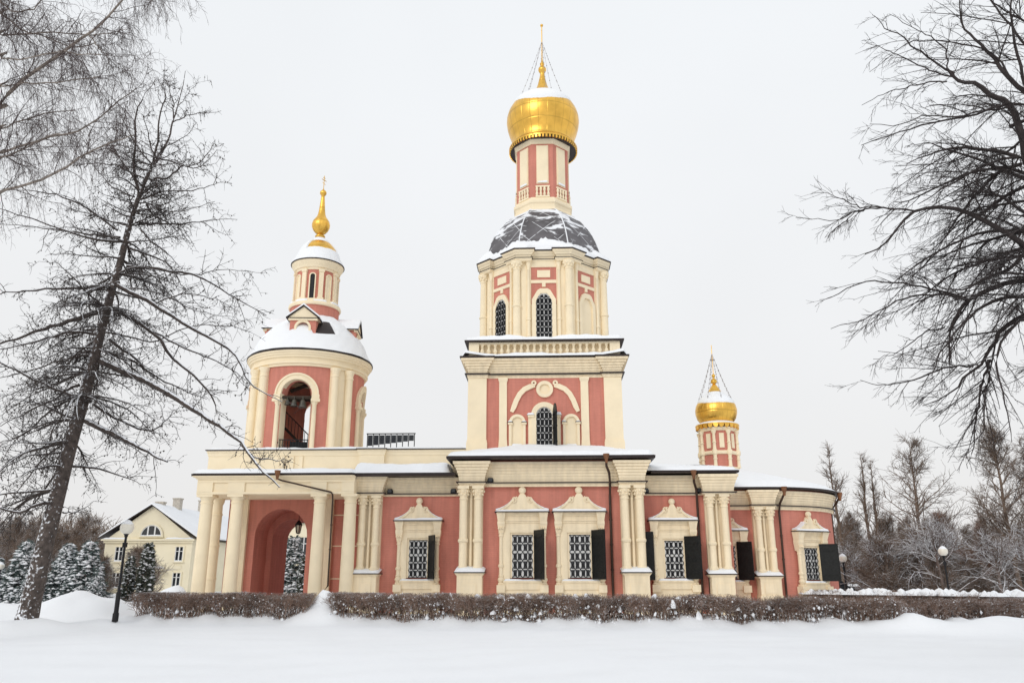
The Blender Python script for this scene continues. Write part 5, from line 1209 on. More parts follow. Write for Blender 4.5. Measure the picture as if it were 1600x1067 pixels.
ll(n1((932, 520), (905, 450), (760, 470), (650, 490), (560, 480), (450, 520), (320, 520)), 1.0, .03, .007)
ll(n1((1040, 740), (960, 720), (880, 700), (780, 710), (640, 760), (500, 830), (420, 840)), .7, .055, .01)
ll(n1((1040, 1080), (960, 1030), (880, 970), (800, 920), (700, 880), (600, 865), (510, 880), (440, 940), (380, 1020), (300, 1060)), -.9, .075, .012)
ll(n1((510, 880), (400, 870), (270, 860), (200, 830), (130, 800)), -1.2, .022, .006, -.6)
ll(n1((420, 870), (340, 868), (250, 885), (190, 915), (110, 916), (10, 908)), -.3, .02, .005, -.7)
ll(n1((300, 870), (250, 890), (190, 945), (130, 985)), -.8, .014, .005, -.8)
ll(n1((1040, 820), (960, 840), (880, 850), (800, 865), (720, 900), (640, 980), (560, 1060)), 1.1, .045, .008)
ll(n1((1040, 600), (950, 590), (880, 640), (820, 650), (740, 640), (620, 680), (420, 690)), 1.4, .04, .008)
ll(n1((1040, 660), (960, 655), (900, 660), (800, 690), (700, 740), (600, 800), (520, 850)), -1.5, .045, .008)
ll(n1((1040, 250), (960, 180), (880, 80), (820, 0), (780, -60)), 1.4, .04, .015)
ll(n2((1180, 110), (1067, 115), (960, 130), (860, 180), (800, 215), (740, 300), (720, 400), (725, 500)), .6, .075, .015)
ll(n2((820, 205), (690, 165), (560, 135), (430, 120), (320, 120), (200, 180), (120, 208)), .2, .032, .006, .3)
ll(n2((800, 205), (700, 180), (560, 185), (430, 230), (330, 290), (170, 340)), -.3, .03, .006, .3)
ll(n2((1180, 190), (1067, 190), (980, 195), (900, 220), (830, 270), (750, 350), (680, 450), (640, 560)), -.9, .055, .008)
ll(n2((1180, 230), (1067, 280), (970, 340), (920, 410), (880, 490), (800, 560), (720, 640), (600, 690)), .8, .065, .008)
ll(n2((830, 510), (720, 510), (600, 560), (480, 590), (400, 595), (310, 575)), .2, .025, .006, .6)
ll(n2((910, 480), (870, 620), (850, 740), (830, 880), (800, 980)), .9, .03, .006, .5)
ll(n2((900, 480), (905, 560), (890, 680), (880, 800), (830, 860), (700, 890)), -.4, .026, .006, .5)
ll(n2((1120, 300), (1000, 340), (940, 480), (960, 600), (990, 740), (1010, 860)), -1.2, .035, .007)
ll(n2((700, 330), (620, 350), (550, 400), (470, 450), (370, 480)), -1.4, .02, .005, -.6)
ll(n2((1140, -40), (1000, 60), (900, 100), (800, 150), (700, 150), (600, 90)), -1.6, .045, .008)
for k in range(30):           # boughs behind and in front
    z = 3.5 + 9 * rng.random(); p = np.array([12.4 - .1 * (z - 3), NY, z]); an = (pi if k < 14 else 0) + rng.normal() * 1.0; up = .5 if z < 7 else .3
    P, Rr = walk(p[None], np.array([[cos(an), sin(an), up]]), np.array([2.2 + 1.6 * rng.random()]), np.array([.05]), np.array([.008]), 18, .07, (0, 0, -.045)); lm.append((P[0], Rr[0]))
BP = np.stack([m_[0] for m_ in lm]); BR_ = np.stack([m_[1] for m_ in lm])
S, T_, r, t, Ln = sample(BP, BR_, 3, .1, .6); kp = (Ln > 1.8) & (r > .022); S, T_, r, Ln = S[kp], T_[kp], r[kp], Ln[kp]
Pm, Rm = walk(S, side_dir(T_, .5) + [-.15, 0, -.02], 1.1 + 1.5 * rng.random(len(S)), np.minimum(r * .6, .022), np.full(len(S), .006), 18, .04, (-.012, 0, -.03)); BP = np.concatenate([BP, Pm]); BR_ = np.concatenate([BR_, Rm])
tb = Tubes(); tb.add(BP, BR_, 8); link('branches', tb.mesh('branches', 'linden'), linden)
tw = Tubes()
S, T_, r, t, Ln = sample(BP, BR_, 13, .03); keep = rng.random(len(S)) < np.clip((r - .002) / .016, .45, 1); S, T_, r, t, Ln = S[keep], T_[keep], r[keep], t[keep], Ln[keep]
P2, R2 = walk(S, side_dir(T_, .46) + [-.1, 0, -.08], (.35 + 1.0 * rng.random(len(S))) * np.clip(Ln / 3, .3, 1.0) * np.clip(r / .016, .26, 1.1), np.minimum(r * .55, .011), np.full(len(S), .004), 8, .065, (-.02, 0, -.055)); tw.add(P2, R2, 4)
S, T_, r, t, Ln = sample(P2, R2, 5, .12); keep = rng.random(len(S)) < .8; S, T_, t = S[keep], T_[keep], t[keep]
P3, R3 = walk(S, side_dir(T_, .42), (.14 + .42 * rng.random(len(S))) * (1.2 - .7 * t), np.full(len(S), .0048), np.full(len(S), .003), 5, .07, (-.01, 0, -.05)); tw.add(P3, R3, 3)
S, T_, r, t, Ln = sample(P3, R3, 2, .2); keep = rng.random(len(S)) < .75; S, T_ = S[keep], T_[keep]
P4, R4 = walk(S, side_dir(T_, .45), .05 + .16 * rng.random(len(S)), np.full(len(S), .0036), np.full(len(S), .0024), 3, .1); tw.add(P4, R4, 3)
link('twigs', tw.mesh('twigs', 'linden'), linden)

# ================================================================== HEDGES
def hedge(name, p0, p1, top, wid, dens, label, group=None, snow=1., base=.0, seed=1, rust=False):
    """clipped leafless hedge: many upright branching stems, a flat brushy top, snow caught in it"""
    rg = np.random.default_rng(seed); Ln_ = hypot(p1[0] - p0[0], p1[1] - p0[1]); n = int(dens * Ln_)
    dx, dy = (p1[0] - p0[0]) / Ln_, (p1[1] - p0[1]) / Ln_; ox, oy = dy, -dx        # toward the camera
    h = empty(name, ((p0[0] + p1[0]) / 2, (p0[1] + p1[1]) / 2, 0), label, 'hedge', group)
    t = rg.random(n) * Ln_; v = (rg.random(n) - .5) * wid * .8
    def pt(t, v): return p0[0] + dx * t + ox * v, p0[1] + dy * t + oy * v
    x, y = pt(t, v); z0 = gz(x, y) - .05; tz = np.interp(t, [0, Ln_], top) + .035 * np.sin(t * 2.1) + .025 * np.sin(t * 5.7) + .03 * rg.normal(size=n) - .1 * (np.sin(t * 1.27 + 2) > .93)
    S = np.stack([x, y, z0 + base], 1); D = np.stack([rg.normal(size=n) * .28, rg.normal(size=n) * .28, np.ones(n)], 1)
    D[:, :2] += (v / wid * .5)[:, None] * np.array([ox, oy])
    tb_ = Tubes(); P1, R1 = walk(S, D, (tz - z0 - base) * (.8 + .3 * rg.random(n)), np.full(n, .009), np.full(n, .004), 6, .16, (0, 0, .04)); P1[:, :, 2] = np.minimum(P1[:, :, 2], tz[:, None] + .01); tb_.add(P1, R1, 3)
    q, T_, r, tt_, L_ = sample(P1, R1, 7, .42); D = side_dir(T_, .5); ln = .12 + .3 * rg.random(len(q))
    P2, R2 = walk(q, D, ln, np.full(len(q), .0055), np.full(len(q), .003), 4, .2, (0, 0, .12)); cap = np.repeat(tz, 7) + .05 * rg.random(len(q)) ** 2; P2[:, :, 2] = np.minimum(P2[:, :, 2], cap[:, None]); tb_.add(P2, R2, 3)
    q, T_, r, tt_, L_ = sample(P2, R2, 2, .3); kp = q[:, 2] > .25; q, T_ = q[kp], T_[kp]
    P3, R3 = walk(q, side_dir(T_, .6), .06 + .14 * rg.random(len(q)), np.full(len(q), .004), np.full(len(q), .0025), 3, .2, (0, 0, .1)); P3[:, :, 2] = np.minimum(P3[:, :, 2], np.max(top) + .06); tb_.add(P3, R3, 3)
    link('twigs', tb_.mesh('twigs', 'woodrust' if rust else 'hedge'), h)
    # snow flecks caught in the forks, larger caps here and there
    k = rg.random(len(P2)) < .26 * snow; pp_ = P2[k][:, 1] + [0, 0, .012]; rr_ = .011 + .026 * rg.random(len(pp_)) ** 2.5
    cl = (np.sin(pp_[:, 0] * 3.1) + np.sin(pp_[:, 0] * 1.3 + 2) + rg.normal(size=len(pp_)) * .8) > -.4; pp_, rr_ = pp_[cl], rr_[cl]
    m_ = int(Ln_ * 26 * snow); tq = np.repeat(rg.random(m_ // 4 + 1) * Ln_, 4)[:m_] + rg.normal(size=m_) * .09; vq = wid * (.1 + .42 * rg.random(m_)); xq, yq = pt(tq, vq)
    pp_ = np.concatenate([pp_, np.stack([xq, yq, .16 + .6 * rg.random(m_) ** 2], 1)]); rr_ = np.concatenate([rr_, .018 + .06 * rg.random(m_) ** 2.5])
    sn = blobs(pp_, rr_, 'snow_flecks', 'snow', h, 1.05); sn['kind'] = 'stuff'
    return h, pt, Ln_
h1, pt1, L1 = hedge('hedge', (-14.5, -8.5), (-8.3, -8.75), (1.0, .98), .95, 150, 'shorter clipped leafless hedge in front of the porch, left of the snow mound', 'clipped hedges', .8, seed=3)
h2, pt2, L2 = hedge('hedge', (-7.45, -8.85), (10.9, -11.1), (1.0, .86), 1.0, 150, 'long clipped brown hedge in front of the church, right of the snow mound', 'clipped hedges', 1.2, seed=4)
h3, _, _ = hedge('hedge', (11.9, -10.4), (18.2, -9.4), (.8, .86), 1.0, 110, 'brown hedge at the right edge half buried behind a snow drift', 'clipped hedges', .35, seed=5)
h4, pt4, L4 = hedge('hedge', (12.3, 2.6), (19.8, -3.0), (.95, .8), .9, 90, 'farther hedge topped with a thick band of snow, right of the apse', 'clipped hedges', .3, seed=6)
def hedge_snow(h, pt, spots, top, name='snow_cap'):
    for t, v, a, b_, hh in spots:
        x, y = pt(np.array(t), np.array(v)); mb_ = MB(); n = 10; vs = []; fs = []
        for j in range(6):
            f = j / 5
            for k in range(n): q = 2 * pi * k / n; w_ = 1 + .18 * noise2(q * 1.3, t + j, 3); vs.append((x + a * cos(q) * (1 - f) ** .62 * (1 + .25 * sin(f * 5 + t)) * w_ + .04 * f * sin(t * 7), y + b_ * sin(q) * (1 - f) ** .62 * w_, top + hh * f ** .9 - .03))
        for j in range(5):
            for k in range(n): fs.append((j * n + k, j * n + (k + 1) % n, (j + 1) * n + (k + 1) % n, (j + 1) * n + k))
        mb_.add(vs, fs); mb_.build(name, 'snow', h, smooth=True)
rs = random.Random(8)
hedge_snow(h2, pt2, [(t, rs.uniform(-.1, .35), rs.uniform(.06, .18), rs.uniform(.06, .14), rs.uniform(.07, .18)) for t in [.3, 1.2, 2.1, 3.3, 3.6, 4.2, 5.1, 5.9, 6.3, 6.9, 7.3, 8.4, 8.8, 10.2, 11, 11.8, 12.6]], .93)
for t in (5.7, 6.5, 7.1, 7.3, 8.7, 9.9, 11.0, 12.4, 13.6):
    hedge_snow(h2, pt2, [(t, rs.uniform(.34, .52), rs.uniform(.05, .13), rs.uniform(.05, .1), rs.uniform(.1, .32))], rs.uniform(.3, .62))
hedge_snow(h2, pt2, [(t, .5, .1, .08, .28) for t in (11.6,)], .66)
hedge_snow(h4, pt4, [(t, rs.uniform(-.2, .3), rs.uniform(.16, .42), rs.uniform(.2, .4), rs.uniform(.12, .34)) for t in np.arange(.1, L4, .2)], .84)
hedge_snow(h2, pt2, [(17.2 + rs.random() * 1.2, -.2, .14, .1, .12) for _ in range(3)], .85)

# ================================================================== LAMPS
def lamp_parts(o, Hh, sc_=1.):
    b = MB(); b.lathe([(.075, 0), (.075, .9), (.06, .95), (.045, 1.0), (.04, Hh - .32), (.06, Hh - .3), (.06, Hh - .26), (.1, Hh - .2), (.11, Hh - .17)], 0, 0, 12); b.lathe([(.1, 0), (.1, .25), (.076, .3)], 0, 0, 12)
    x = link('post', b.mesh('post', 'iron', True), None); x.parent = o
    b = MB(); b.sphere((0, 0, Hh), .23, 24); x = link('globe', b.mesh('globe', 'globe', True), None); x.parent = o
    b = MB(); vs_ = [(.13 * 1.4, Hh + .14), (.12, Hh + .215), (.06, Hh + .255), (.005, Hh + .27)]; b.lathe(vs_, 0, 0, 16); x = link('snow_cap', b.mesh('snow_cap', 'snow', True), None); x.parent = o
    b = MB(); b.tube([(0, 0, Hh - .75), (.3, 0, Hh - .72)], .012, 6); b.box(-.06, .06, -.06, .06, Hh - .66, Hh - .5); x = link('bracket', b.mesh('bracket', 'iron'), None); x.parent = o
def lamp(p, Hh, label): o = empty('street_lamp', p, label, 'street lamp', 'globe street lamps'); lamp_parts(o, Hh); return o
lamp((-14.58, -10, .15), 3.08, 'white globe lamp on a black post at the left end of the hedge')
lamp((20.05, 5, 0), 2.83, 'white globe lamp on a dark post, tallest right of the church, behind the snowy hedge')
lamp((28.3, 25, 0), 2.2, 'small far white globe lamp among the bare trees on the right')
lamp((17.45, 12, 0), 2.64, 'white globe lamp just right of the apse, behind the open black shutter')
lamp((-35.7, 15, 0), 2.25, 'small far globe lamp at the extreme left edge of the picture')

# ================================================================== YELLOW HOUSE
HX, HY = -40.75, 45.0
house = empty('house', (HX, HY, 0), 'pale yellow two-storey house with a snowy gabled roof and half-round attic window', 'house')
W2 = 4.55; EV = 5.25; AP = 8.75; DP = 26
b = MB(); b.box(-W2, W2, 0, DP, -.3, EV); b.prism([(-W2, EV), (W2, EV), (0, AP - .12)], .05, DP)
def hp(name, mb, m_, parent=house, smooth=False): o = link(name, mb.mesh(name, m_, smooth), None); o.parent = parent; return o
hp('wall', b, 'housewall')
b = MB()
for s_ in (-1, 1): b.add([(s_ * 5.15, -.42, EV + .18), (0, -.42, AP), (0, DP + .5, AP), (s_ * 5.15, DP + .5, EV + .18), (s_ * 5.15, -.42, EV + .1), (0, -.42, AP - .09), (0, DP + .5, AP - .09), (s_ * 5.15, DP + .5, EV + .1)], [(0, 1, 2, 3), (7, 6, 5, 4), (0, 4, 5, 1), (1, 5, 6, 2), (2, 6, 7, 3), (3, 7, 4, 0)])
hroof = hp('roof', b, 'metal')
b = MB()
for s_ in (-1, 1): b.add([(s_ * 5.13, -.41, EV + .19), (0, -.41, AP + .01), (0, DP + .5, AP + .01), (s_ * 5.13, DP + .5, EV + .19), (s_ * 5.08, -.37, EV + .36), (0, -.37, AP + .2), (0, DP + .5, AP + .2), (s_ * 5.08, DP + .5, EV + .36)], [(0, 1, 2, 3), (4, 5, 6, 7), (0, 1, 5, 4), (1, 2, 6, 5), (2, 3, 7, 6), (3, 0, 4, 7)])
hp('roof_snow', b, 'snow', hroof)
b = MB(); b.box(-W2 - .1, W2 + .1, -.2, 0, EV - .35, EV); b.box(-W2 - .3, W2 + .3, -.4, 0, EV - .12, EV + .03); hp('cornice', b, 'housewall')
b = MB(); snow_sheet(b, -W2 - .2, -2.2, -.38, 0, EV + .04, .16, .2, 1); snow_sheet(b, 1.8, W2 + .2, -.38, 0, EV + .04, .16, .2, 2); hp('cornice_snow', b, 'snow', smooth=True)
for x, y, z in ((.15, 5.2, 9.75), (.15, 11.8, 10.1), (-.3, 2.2, 9.1)):
    b = MB(); b.box(x - .38, x + .38, y - .38, y + .38, 7.6, z); b.box(x - .45, x + .45, y - .45, y + .45, z, z + .14); c = hp('chimney', b, 'brickgrey', hroof)
def hwin(x, z0, z1, w_=.42, arch_=False):
    b = MB()
    if arch_: b.strip(arc(x, z0, w_), arc(x, z0, w_ + .16), -.12, 0); b.box(x - w_ - .2, x + w_ + .2, -.16, 0, z0 - .14, z0)
    else:
        b.box(x - w_ - .12, x - w_, -.1, 0, z0, z1); b.box(x + w_, x + w_ + .12, -.1, 0, z0, z1); b.box(x - w_ - .12, x + w_ + .12, -.1, 0, z1, z1 + .12); b.box(x - w_ - .16, x + w_ + .16, -.2, 0, z0 - .12, z0)
        if z1 > 3.5: b.box(x - .35, x + .35, -.05, 0, z0 - .75, z0 - .4)
    o = hp('window', b, 'housewall'); g = MB()
    if arch_: g.prism(arc(x, z0, w_), -.04, 0)
    else: g.box(x - w_, x + w_, -.04, 0, z0, z1)
    hp('pane', g, 'glass', o); f = MB()
    if arch_:
        for u in (-.33, .33): f.box(x + u * w_ - .07, x + u * w_ + .07, -.07, -.041, z0, z0 + w_ * .93)
        f.strip(arc(x, z0, w_ - .09), arc(x, z0, w_), -.075, -.041)
    else:
        f.box(x - .06, x + .06, -.07, -.041, z0, z1); f.box(x - w_, x + w_, -.068, -.042, z1 - .45, z1 - .39)
        for u in (-1, 1): f.box(x + u * (w_ - .04) - .04, x + u * (w_ - .04) + .04, -.066, -.043, z0, z1)
    hp('frame', f, 'white', o)
    s = MB(); snow_sheet(s, x - w_, x + w_, -.2, -.02, z0, .1, .1, x); hp('sill_snow', s, 'snow', o, True)
for x, z0, z1 in ((-2.95, 3.1, 4.5), (.15, 3.1, 4.5), (3.3, 3.1, 4.5), (-2.95, .5, 1.95), (3.3, .5, 1.95)): hwin(x, z0, z1)
hwin(.15, 5.6, 0, 1.1, True)
b = MB(); b.box(-1.4, 2.1, -1.0, 0, 2.2, 2.36); b.tube([(1.9, -.9, 2.2), (1.95, -.05, 1.6)], .05, 4); cn = hp('canopy', b, 'housewall'); s = MB(); snow_sheet(s, -1.4, 2.1, -1.0, -.02, 2.365, .18, .2, 4); hp('canopy_snow', s, 'snow', cn, True)
b = MB(); b.box(-.45, .75, -.05, 0, 0, 2.0); hp('door', b, 'wood')
b = MB(); b.tube([(-4.6, -2, .95), (-2.9, -2, .95)], .03, 4)
for k in range(6): b.tube([(-4.6 + k * .34, -2, 0), (-4.6 + k * .34, -2, .95)], .02, 4)
b.tube([(-4.6, -2, .5), (-2.9, -2, .95)], .02, 4)
o = empty('iron_fence', (HX, HY, 0), 'short dark iron railing before the left corner of the yellow house', 'fence'); x_ = link('rail', b.mesh('rail', 'iron'), None); x_.parent = o
# a second pale building seen through the gateway
g2 = empty('building', (-22.0, 38, 0), 'pale yellow building glimpsed through the gateway arch behind snowy spruce', 'building')
b = MB(); b.box(-3.5, 4, 0, 8, -.3, 6.4); hp('wall', b, 'housewall', g2)
b = MB(); b.box(-3.8, 4.3, -.3, 8.3, 6.4, 6.6); r2 = hp('roof', b, 'metal', g2); s = MB(); snow_sheet(s, -3.75, 4.25, -.25, 8.2, lambda x, y: 6.6 + .3 * min(y + .3, 8.3 - y), .2, .4, 3); hp('roof_snow', s, 'snow', r2, True)
for x in (-2.5, -.6, 1.2, 3.0):
    for z in (1, 3.6):
        b = MB(); b.box(x - .5, x + .5, -.08, 0, z - .12, z); o = hp('window', b, 'white', g2); g = MB(); g.box(x - .42, x + .42, -.03, 0, z, z + 1.5); hp('pane', g, 'glass', o)
        f = MB(); f.box(x - .04, x + .04, -.06, -.031, z, z + 1.5); f.box(x - .42, x + .42, -.058, -.032, z + .9, z + .97); hp('frame', f, 'white', o)

# ================================================================== EVERGREENS UNDER SNOW
def conifer(Hh, Rr_, kind, seed):
    """trunk mesh, needle sprays and the snow lying on them; column-shaped for thuja"""
    rg = np.random.default_rng(seed); n = int((950 if kind == 'spruce' else 500) * (Hh / 3.5) ** 1.2)
    f = rg.random(n) ** (1.25 if kind == 'spruce' else 1.0); z = .1 + f * (Hh - .1); a = rg.random(n) * 2 * pi
    rad = Rr_ * ((1 - f) ** .85 if kind == 'spruce' else np.clip(1.25 * (1 - f) ** .45, 0, 1) * (.75 + .25 * np.minimum(1, f * 4)))
    lob = 1 + .14 * np.sin(a * 5 + f * 9) + .1 * np.sin(f * 34 + a); q = rad * lob * (.35 + .65 * rg.random(n) ** .5)
    C = np.stack([q * np.cos(a), q * np.sin(a), z - (.25 * q if kind == 'spruce' else 0)], 1); od = np.stack([np.cos(a), np.sin(a), np.full(n, -.25 if kind == 'spruce' else .8)], 1)
    V = []; F_ = []; m = 5; cnt = 0; VS = []
    Ls = (.2 + .3 * rg.random(n)) * (1 if kind == 'spruce' else .7)
    for k in range(m):      # several narrow blades per spray
        d = norm(od + rg.normal(size=(n, 3)) * (.45 if kind == 'spruce' else .35)); s_ = norm(np.cross(d, rg.normal(size=(n, 3)))); w_ = (.035 + .04 * rg.random(n))[:, None]
        base = C + rg.normal(size=(n, 3)) * .05; tip = base + d * Ls[:, None]; mid = base + d * Ls[:, None] * .5 + [0, 0, .03]
        V.append(np.stack([base, mid + s_ * w_, tip, mid - s_ * w_], 1))
    V = np.concatenate(V); idx = np.arange(len(V) * 4).reshape(-1, 4)
    leaf_me = np_mesh('foliage', V.reshape(-1, 3), idx, 'spruce' if kind == 'spruce' else 'thuja', False)
    k = rg.random(n) < (.95 if kind == 'spruce' else .6); P = C[k] + od[k] * (Ls[k] * .45)[:, None] + [0, 0, .05]
    o_ = np.array([(1, 0, 0), (.3, .9, 0), (-.8, .6, 0), (-.8, -.6, 0), (.3, -.9, 0), (0, 0, .5), (0, 0, -.3)], float); rr = (.08 + .16 * rg.random(len(P)) ** 1.3)[:, None, None] * (1 if kind == 'spruce' else .75)
    SV = P[:, None] + rr * o_[None] * (1 + .3 * rg.normal(size=(len(P), 7, 1))); b_ = (np.arange(len(P)) * 7)[:, None, None]
    tr = np.array([(0, 1, 5), (1, 2, 5), (2, 3, 5), (3, 4, 5), (4, 0, 5), (1, 0, 6), (2, 1, 6), (3, 2, 6), (4, 3, 6), (0, 4, 6)])[None] + b_
    snow_me = np_mesh('snow_load', SV.reshape(-1, 3), np.zeros((0, 4), int), 'snow', True, tr.reshape(-1, 3))
    t = MB(); t.lathe([(.1, -.2), (.09, .3), (.05, Hh * .6), (.01, Hh)], 0, 0, 8); return t.mesh('trunk', 'woodbark', True), leaf_me, snow_me
def evergreen(p, ms, label, name, group, s=1., rz=0.):
    o = empty(name, p, label, 'tree', group, rz); o.scale = (s, s, s)
    for nm, me in zip(('trunk', 'foliage', 'snow_load'), ms): x = link(nm, me, None); x.parent = o
    return o
spA = conifer(3.8, 1.45, 'spruce', 1); spB = conifer(4.4, 1.6, 'spruce', 2); th = conifer(3.7, .4, 'thuja', 3); spC = conifer(4.2, 1.25, 'spruce', 5)
gsp = 'snow-laden blue spruces left of the yellow house'
evergreen((-34.1, 15, -.1), spA, 'snow-laden spruce half hidden behind the larch trunk, second from the left edge', 'spruce_tree', gsp, 1.0)
evergreen((-36.6, 16, -.4), spB, 'low snow-laden spruce at the far left edge, left of the larch trunk', 'spruce_tree', gsp, .72, 2)
evergreen((-31.6, 15.5, -.1), spB, 'snow-laden spruce directly right of the larch trunk', 'spruce_tree', gsp, .85, 1)
evergreen((-29.9, 15, -.1), spA, 'broad snow-laden spruce nearest the yellow house', 'spruce_tree', gsp, 1.0, 4)
evergreen((-28.6, 14, -.3), spA, 'lowest snowy spruce at the left corner of the yellow house', 'spruce_tree', gsp, .5, 5)
evergreen((-33.0, 14, -.3), spB, 'low snowy spruce bush under the taller spruces by the larch', 'spruce_tree', gsp, .5, 3)
evergreen((-29.6, 20, -.2), th, 'shorter columnar thuja with snow before the yellow house', 'thuja_tree', 'columnar thujas by the yellow house', .83)
evergreen((-28.4, 20, -.2), th, 'taller columnar thuja with snow before the yellow house', 'thuja_tree', 'columnar thujas by the yellow house', 1.06, 2)
evergreen((-17.9, 20, .0), spC, 'snow-laden spruce seen through the gateway arch', 'spruce_tree', None, 1.0)
evergreen((-16.2, 17, -.1), th, 'narrow dark thuja seen through the right of the gateway arch', 'thuja_tree', None, .75, 1)

# ================================================================== THE BARE WOOD
def bare_tree(Hh, crown_w, seed, up=.55, n1_=34, m_='woodbark', thick=1., dens=1.):
    global rng
    keep_ = rng; rng = np.random.default_rng(seed)
    n = 10; z = np.linspace(-.3, Hh, n); x = np.cumsum(rng.normal(size=n) * .05); y = np.cumsum(rng.normal(size=n) * .05); r = (.028 * Hh * .5 * thick) * (1 - np.linspace(0, 1, n)) ** .9 + .012
    P0 = np.stack([x, y, z], 1)[None]; R0 = r[None]; t = Tubes(); t.add(P0, R0, 7); trm = t.mesh('trunk', m_)
    S, T_, rr, f, _ = sample(P0, R0, n1_, .16, .97); a = rng.random(n1_) * 2 * pi; D = np.stack([np.cos(a), np.sin(a), up + .5 * f], 1)
    ln = crown_w * (1.15 - f) * (.6 + .6 * rng.random(n1_)); t = Tubes(); P1, R1 = walk(S, D, ln, np.minimum(rr * .55, .05 * thick), np.full(n1_, .012), 8, .13, (0, 0, .04)); t.add(P1, R1, 4)
    S, T_, rr, f, L_ = sample(P1, R1, int(9 * dens), .15); P2, R2 = walk(S, side_dir(T_, .48), np.clip(L_ * .5, .3, 1.4) * (.5 + .7 * rng.random(len(S))), np.full(len(S), .017), np.full(len(S), .009), 5, .15, (0, 0, .03)); t.add(P2, R2, 3)
    S, T_, rr, f, L_ = sample(P2, R2, int(6 * dens), .15); P3, R3 = walk(S, side_dir(T_, .5), .2 + .5 * rng.random(len(S)), np.full(len(S), .011), np.full(len(S), .006), 3, .15, (0, 0, .03)); t.add(P3, R3, 3)
    cr = t.mesh('crown', m_); rng = keep_; return trm, cr
def place_tree(ms, p, label, group=None, s=1., rz=0., name='bare_tree', sxy=1.):
    o = empty(name, p, label, 'tree', group, rz); o.scale = (s * sxy, s * sxy, s)
    for nm, me in zip(('trunk', 'crown'), ms): x = link(nm, me, None); x.parent = o
    return o
tA = bare_tree(11.2, 2.6, 21, .9, 40, dens=.7); tB = bare_tree(11.4, 2.6, 22, 2.6, 34, thick=1.2, dens=.62); tC = bare_tree(10.4, 4.3, 23, .5, 56, dens=.8); tS = bare_tree(3.6, 3.0, 31, .45, 20, 'snowbark', 2.2, .7); tD = bare_tree(11, 3.4, 24, .6, 60); tE = bare_tree(7.5, 2.6, 25, .7, 46); tF = bare_tree(5, 2.2, 26, .8, 40); tG = bare_tree(7, 2.4, 27, .7, 46, 'woodrust'); tH = bare_tree(3.2, 1.9, 28, .35, 40)
place_tree(tA, (21.9, 25, 0), 'slender bare tree rising just right of the apse roof', None, 1.02)
place_tree(tB, (26.3, 30, 0), 'bare poplar-like tree with upright brush of shoots on the right', None, 1.0, 0, sxy=1.0)
place_tree(tB, (27.2, 31, 0), 'second upright brushy bare tree beside the poplar-like one', None, .96, 2, sxy=1.0)
place_tree(tC, (23.5, 15, 0), 'wide bare tree with a single straight stem standing above the snowy hedge', None, .97, 1)
place_tree(tD, (27.9, 13, 0), 'tall dense bare tree at the right edge behind the linden boughs', None, 1.0)
place_tree(tD, (31.5, 16, 0), 'tall bare tree partly cut by the right edge of the picture', None, .95, 2)
place_tree(tG, (27.0, 20, 0), 'rust-brown leafy-looking bare tree right of the globe lamp', None, .8, 2)
place_tree(tG, (29.0, 18, 0), 'second rust-brown tree at the right, beneath the tall dense tree', None, .72, 5)
for k, (x, y, q, s_) in enumerate(((19.5, 11, 1, 1.0), (21.8, 9.5, 3, 1.15), (24.3, 8, 2, 1.0), (22.8, 12.5, 5, 1.25), (26.6, 10, 4, 1.1), (18.2, 14, 0, .9))):
    place_tree(tS, (x, y, -.1), 'low spreading bare tree with snow thick along its arching boughs, before the wood', 'snow-lined low trees before the wood on the right', s_, q)
rt = random.Random(3); kinds = [tD, tE, tF, tE, tD, tC, tF, tE]
for k in range(64):
    Y = rt.uniform(17, 62); f = rt.random(); xl = .335 * (Y + 38) + .8; xr = .62 * (Y + 38); s_ = rt.uniform(.7, 1.0) * (.5 + .009 * Y)
    place_tree(kinds[k % 8], (xl + (xr - xl) * f, Y, -.1), 'grey-brown leafless tree of the wood behind the snowy hedge on the right', 'bare trees of the wood on the right', s_ * (.85 if k % 8 in (0, 4, 5) else 1.1), rt.uniform(0, 6))
for k in range(44):
    Y = rt.uniform(30, 66); f = rt.random(); xl = -.735 * (Y + 38); xr = -.56 * (Y + 38) + .6; s_ = rt.uniform(.8, 1.15) * (.62 + .006 * Y)
    place_tree([tE, tF, tE, tD][k % 4], (xl + (xr - xl) * f, Y, -.1), 'brown leafless tree of the wood behind the snowy spruces on the left', 'bare trees of the wood on the left', s_ * (.75 if k % 4 == 3 else 1.05), rt.uniform(0, 6))
for k in range(30):
    Y = rt.uniform(9, 30); f = rt.random(); xl = .335 * (Y + 38) + 1.5; xr = .62 * (Y + 38)
    place_tree(tH, (xl + (xr - xl) * f, Y, -.2), 'low snow-bowed shrub at the foot of the wood on the right', 'snowy shrubs under the wood on the right', rt.uniform(.7, 1.15), rt.uniform(0, 6), 'bare_shrub')
for k in range(14):
    x = rt.uniform(-44, -31.5)
    place_tree(tH, (x, rt.uniform(22, 30), -.2), 'low bare shrub between the spruces and the wood on the left', 'bare shrubs under the wood on the left', rt.uniform(.7, 1.2), rt.uniform(0, 6), 'bare_shrub')
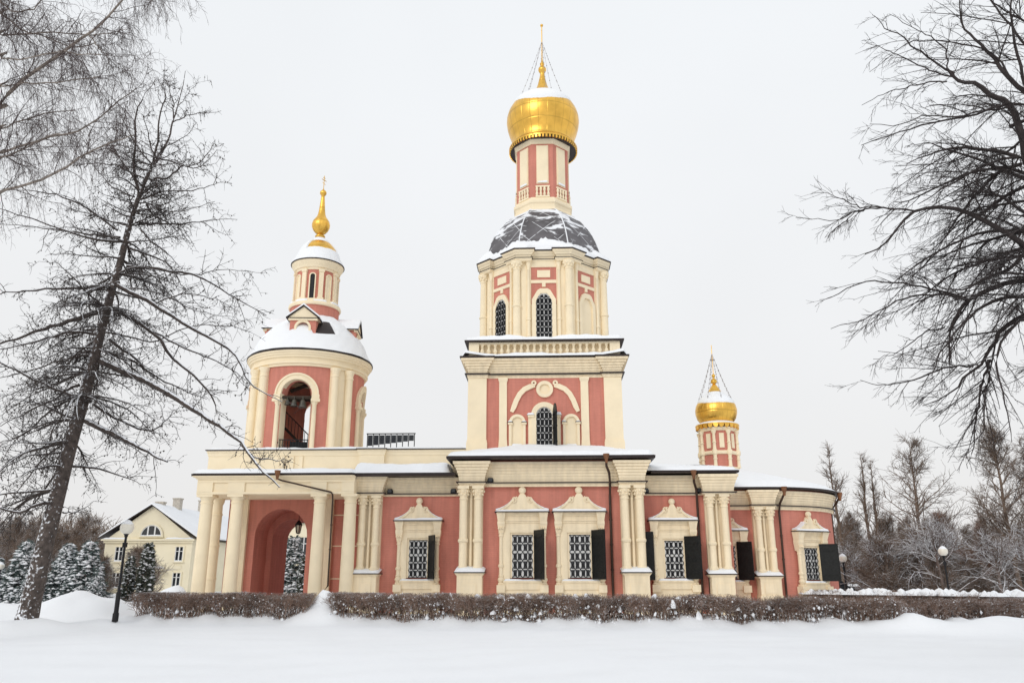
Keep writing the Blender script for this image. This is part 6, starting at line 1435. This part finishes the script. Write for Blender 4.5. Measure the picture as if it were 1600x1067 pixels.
# far belt of forest that closes the horizon all round
S = []; rb = np.random.default_rng(44); ntw = 9000
ang = rb.uniform(R(-58), R(58), ntw); dd = rb.uniform(120, 190, ntw); X_ = dd * np.sin(ang); Y_ = dd * np.cos(ang) + CAMY
h_ = 5 + 3 * rb.random(ntw) + 1.6 * np.sin(ang * 9) + 1.0 * np.sin(ang * 31)
t = Tubes(); P, Rr = walk(np.stack([X_, Y_, np.full(ntw, -.3)], 1), np.stack([rb.normal(size=ntw) * .05, rb.normal(size=ntw) * .05, np.ones(ntw)], 1), h_, np.full(ntw, .12), np.full(ntw, .03), 5, .05); t.add(P, Rr, 3)
Sx, T_, r_, f_, L_ = sample(P, Rr, 8, .2); P2, R2 = walk(Sx, side_dir(T_, .5), .8 + 1.6 * rb.random(len(Sx)), np.full(len(Sx), .05), np.full(len(Sx), .025), 3, .2, (0, 0, .1)); t.add(P2, R2, 3)
fw = link('distant_wood', t.mesh('distant_wood', 'woodbark')); tag(fw, 'far grey-brown belt of leafless woodland closing the horizon', 'wood', None, 'stuff')

# ================================================================== PARKED CAR UNDER SNOW
car = empty('parked_car', (20.4, 24, 0), 'dark parked car capped with snow beyond the hedge, right of the apse', 'car')
b = MB(); b.prism([(-2.1, .3), (2.1, .3), (2.15, .75), (1.95, .85), (1.15, .95), (.6, 1.38), (-.9, 1.42), (-1.6, .98), (-2.1, .9)], -.8, .8); hp('body', b, 'car', car)
b = MB(); b.prism([(1.0, .98), (.55, 1.33), (-.85, 1.36), (-1.4, 1.0)], -.81, .81); hp('window', b, 'glass', car)
for x in (-1.35, 1.35):
    for y in (-.78, .78):
        b = MB(lambda u, v, z, x=x, y=y: (x + u, y + v, .32 + z)); b.disc(0, 0, .32, -.1, .1, 18); w1 = hp('wheel', b, 'rubber', car); b = MB(lambda u, v, z, x=x, y=y: (x + u, y + v, .32 + z)); b.disc(0, 0, .18, -.108, .108, 12); hp('rim', b, 'brickgrey', w1)
b = MB(); snow_sheet(b, -.95, .62, -.76, .76, 1.4, .22, .12, 2); snow_sheet(b, 1.1, 2.05, -.76, .76, .9, .16, .12, 4); hp('snow_cap', b, 'snow', car, True)
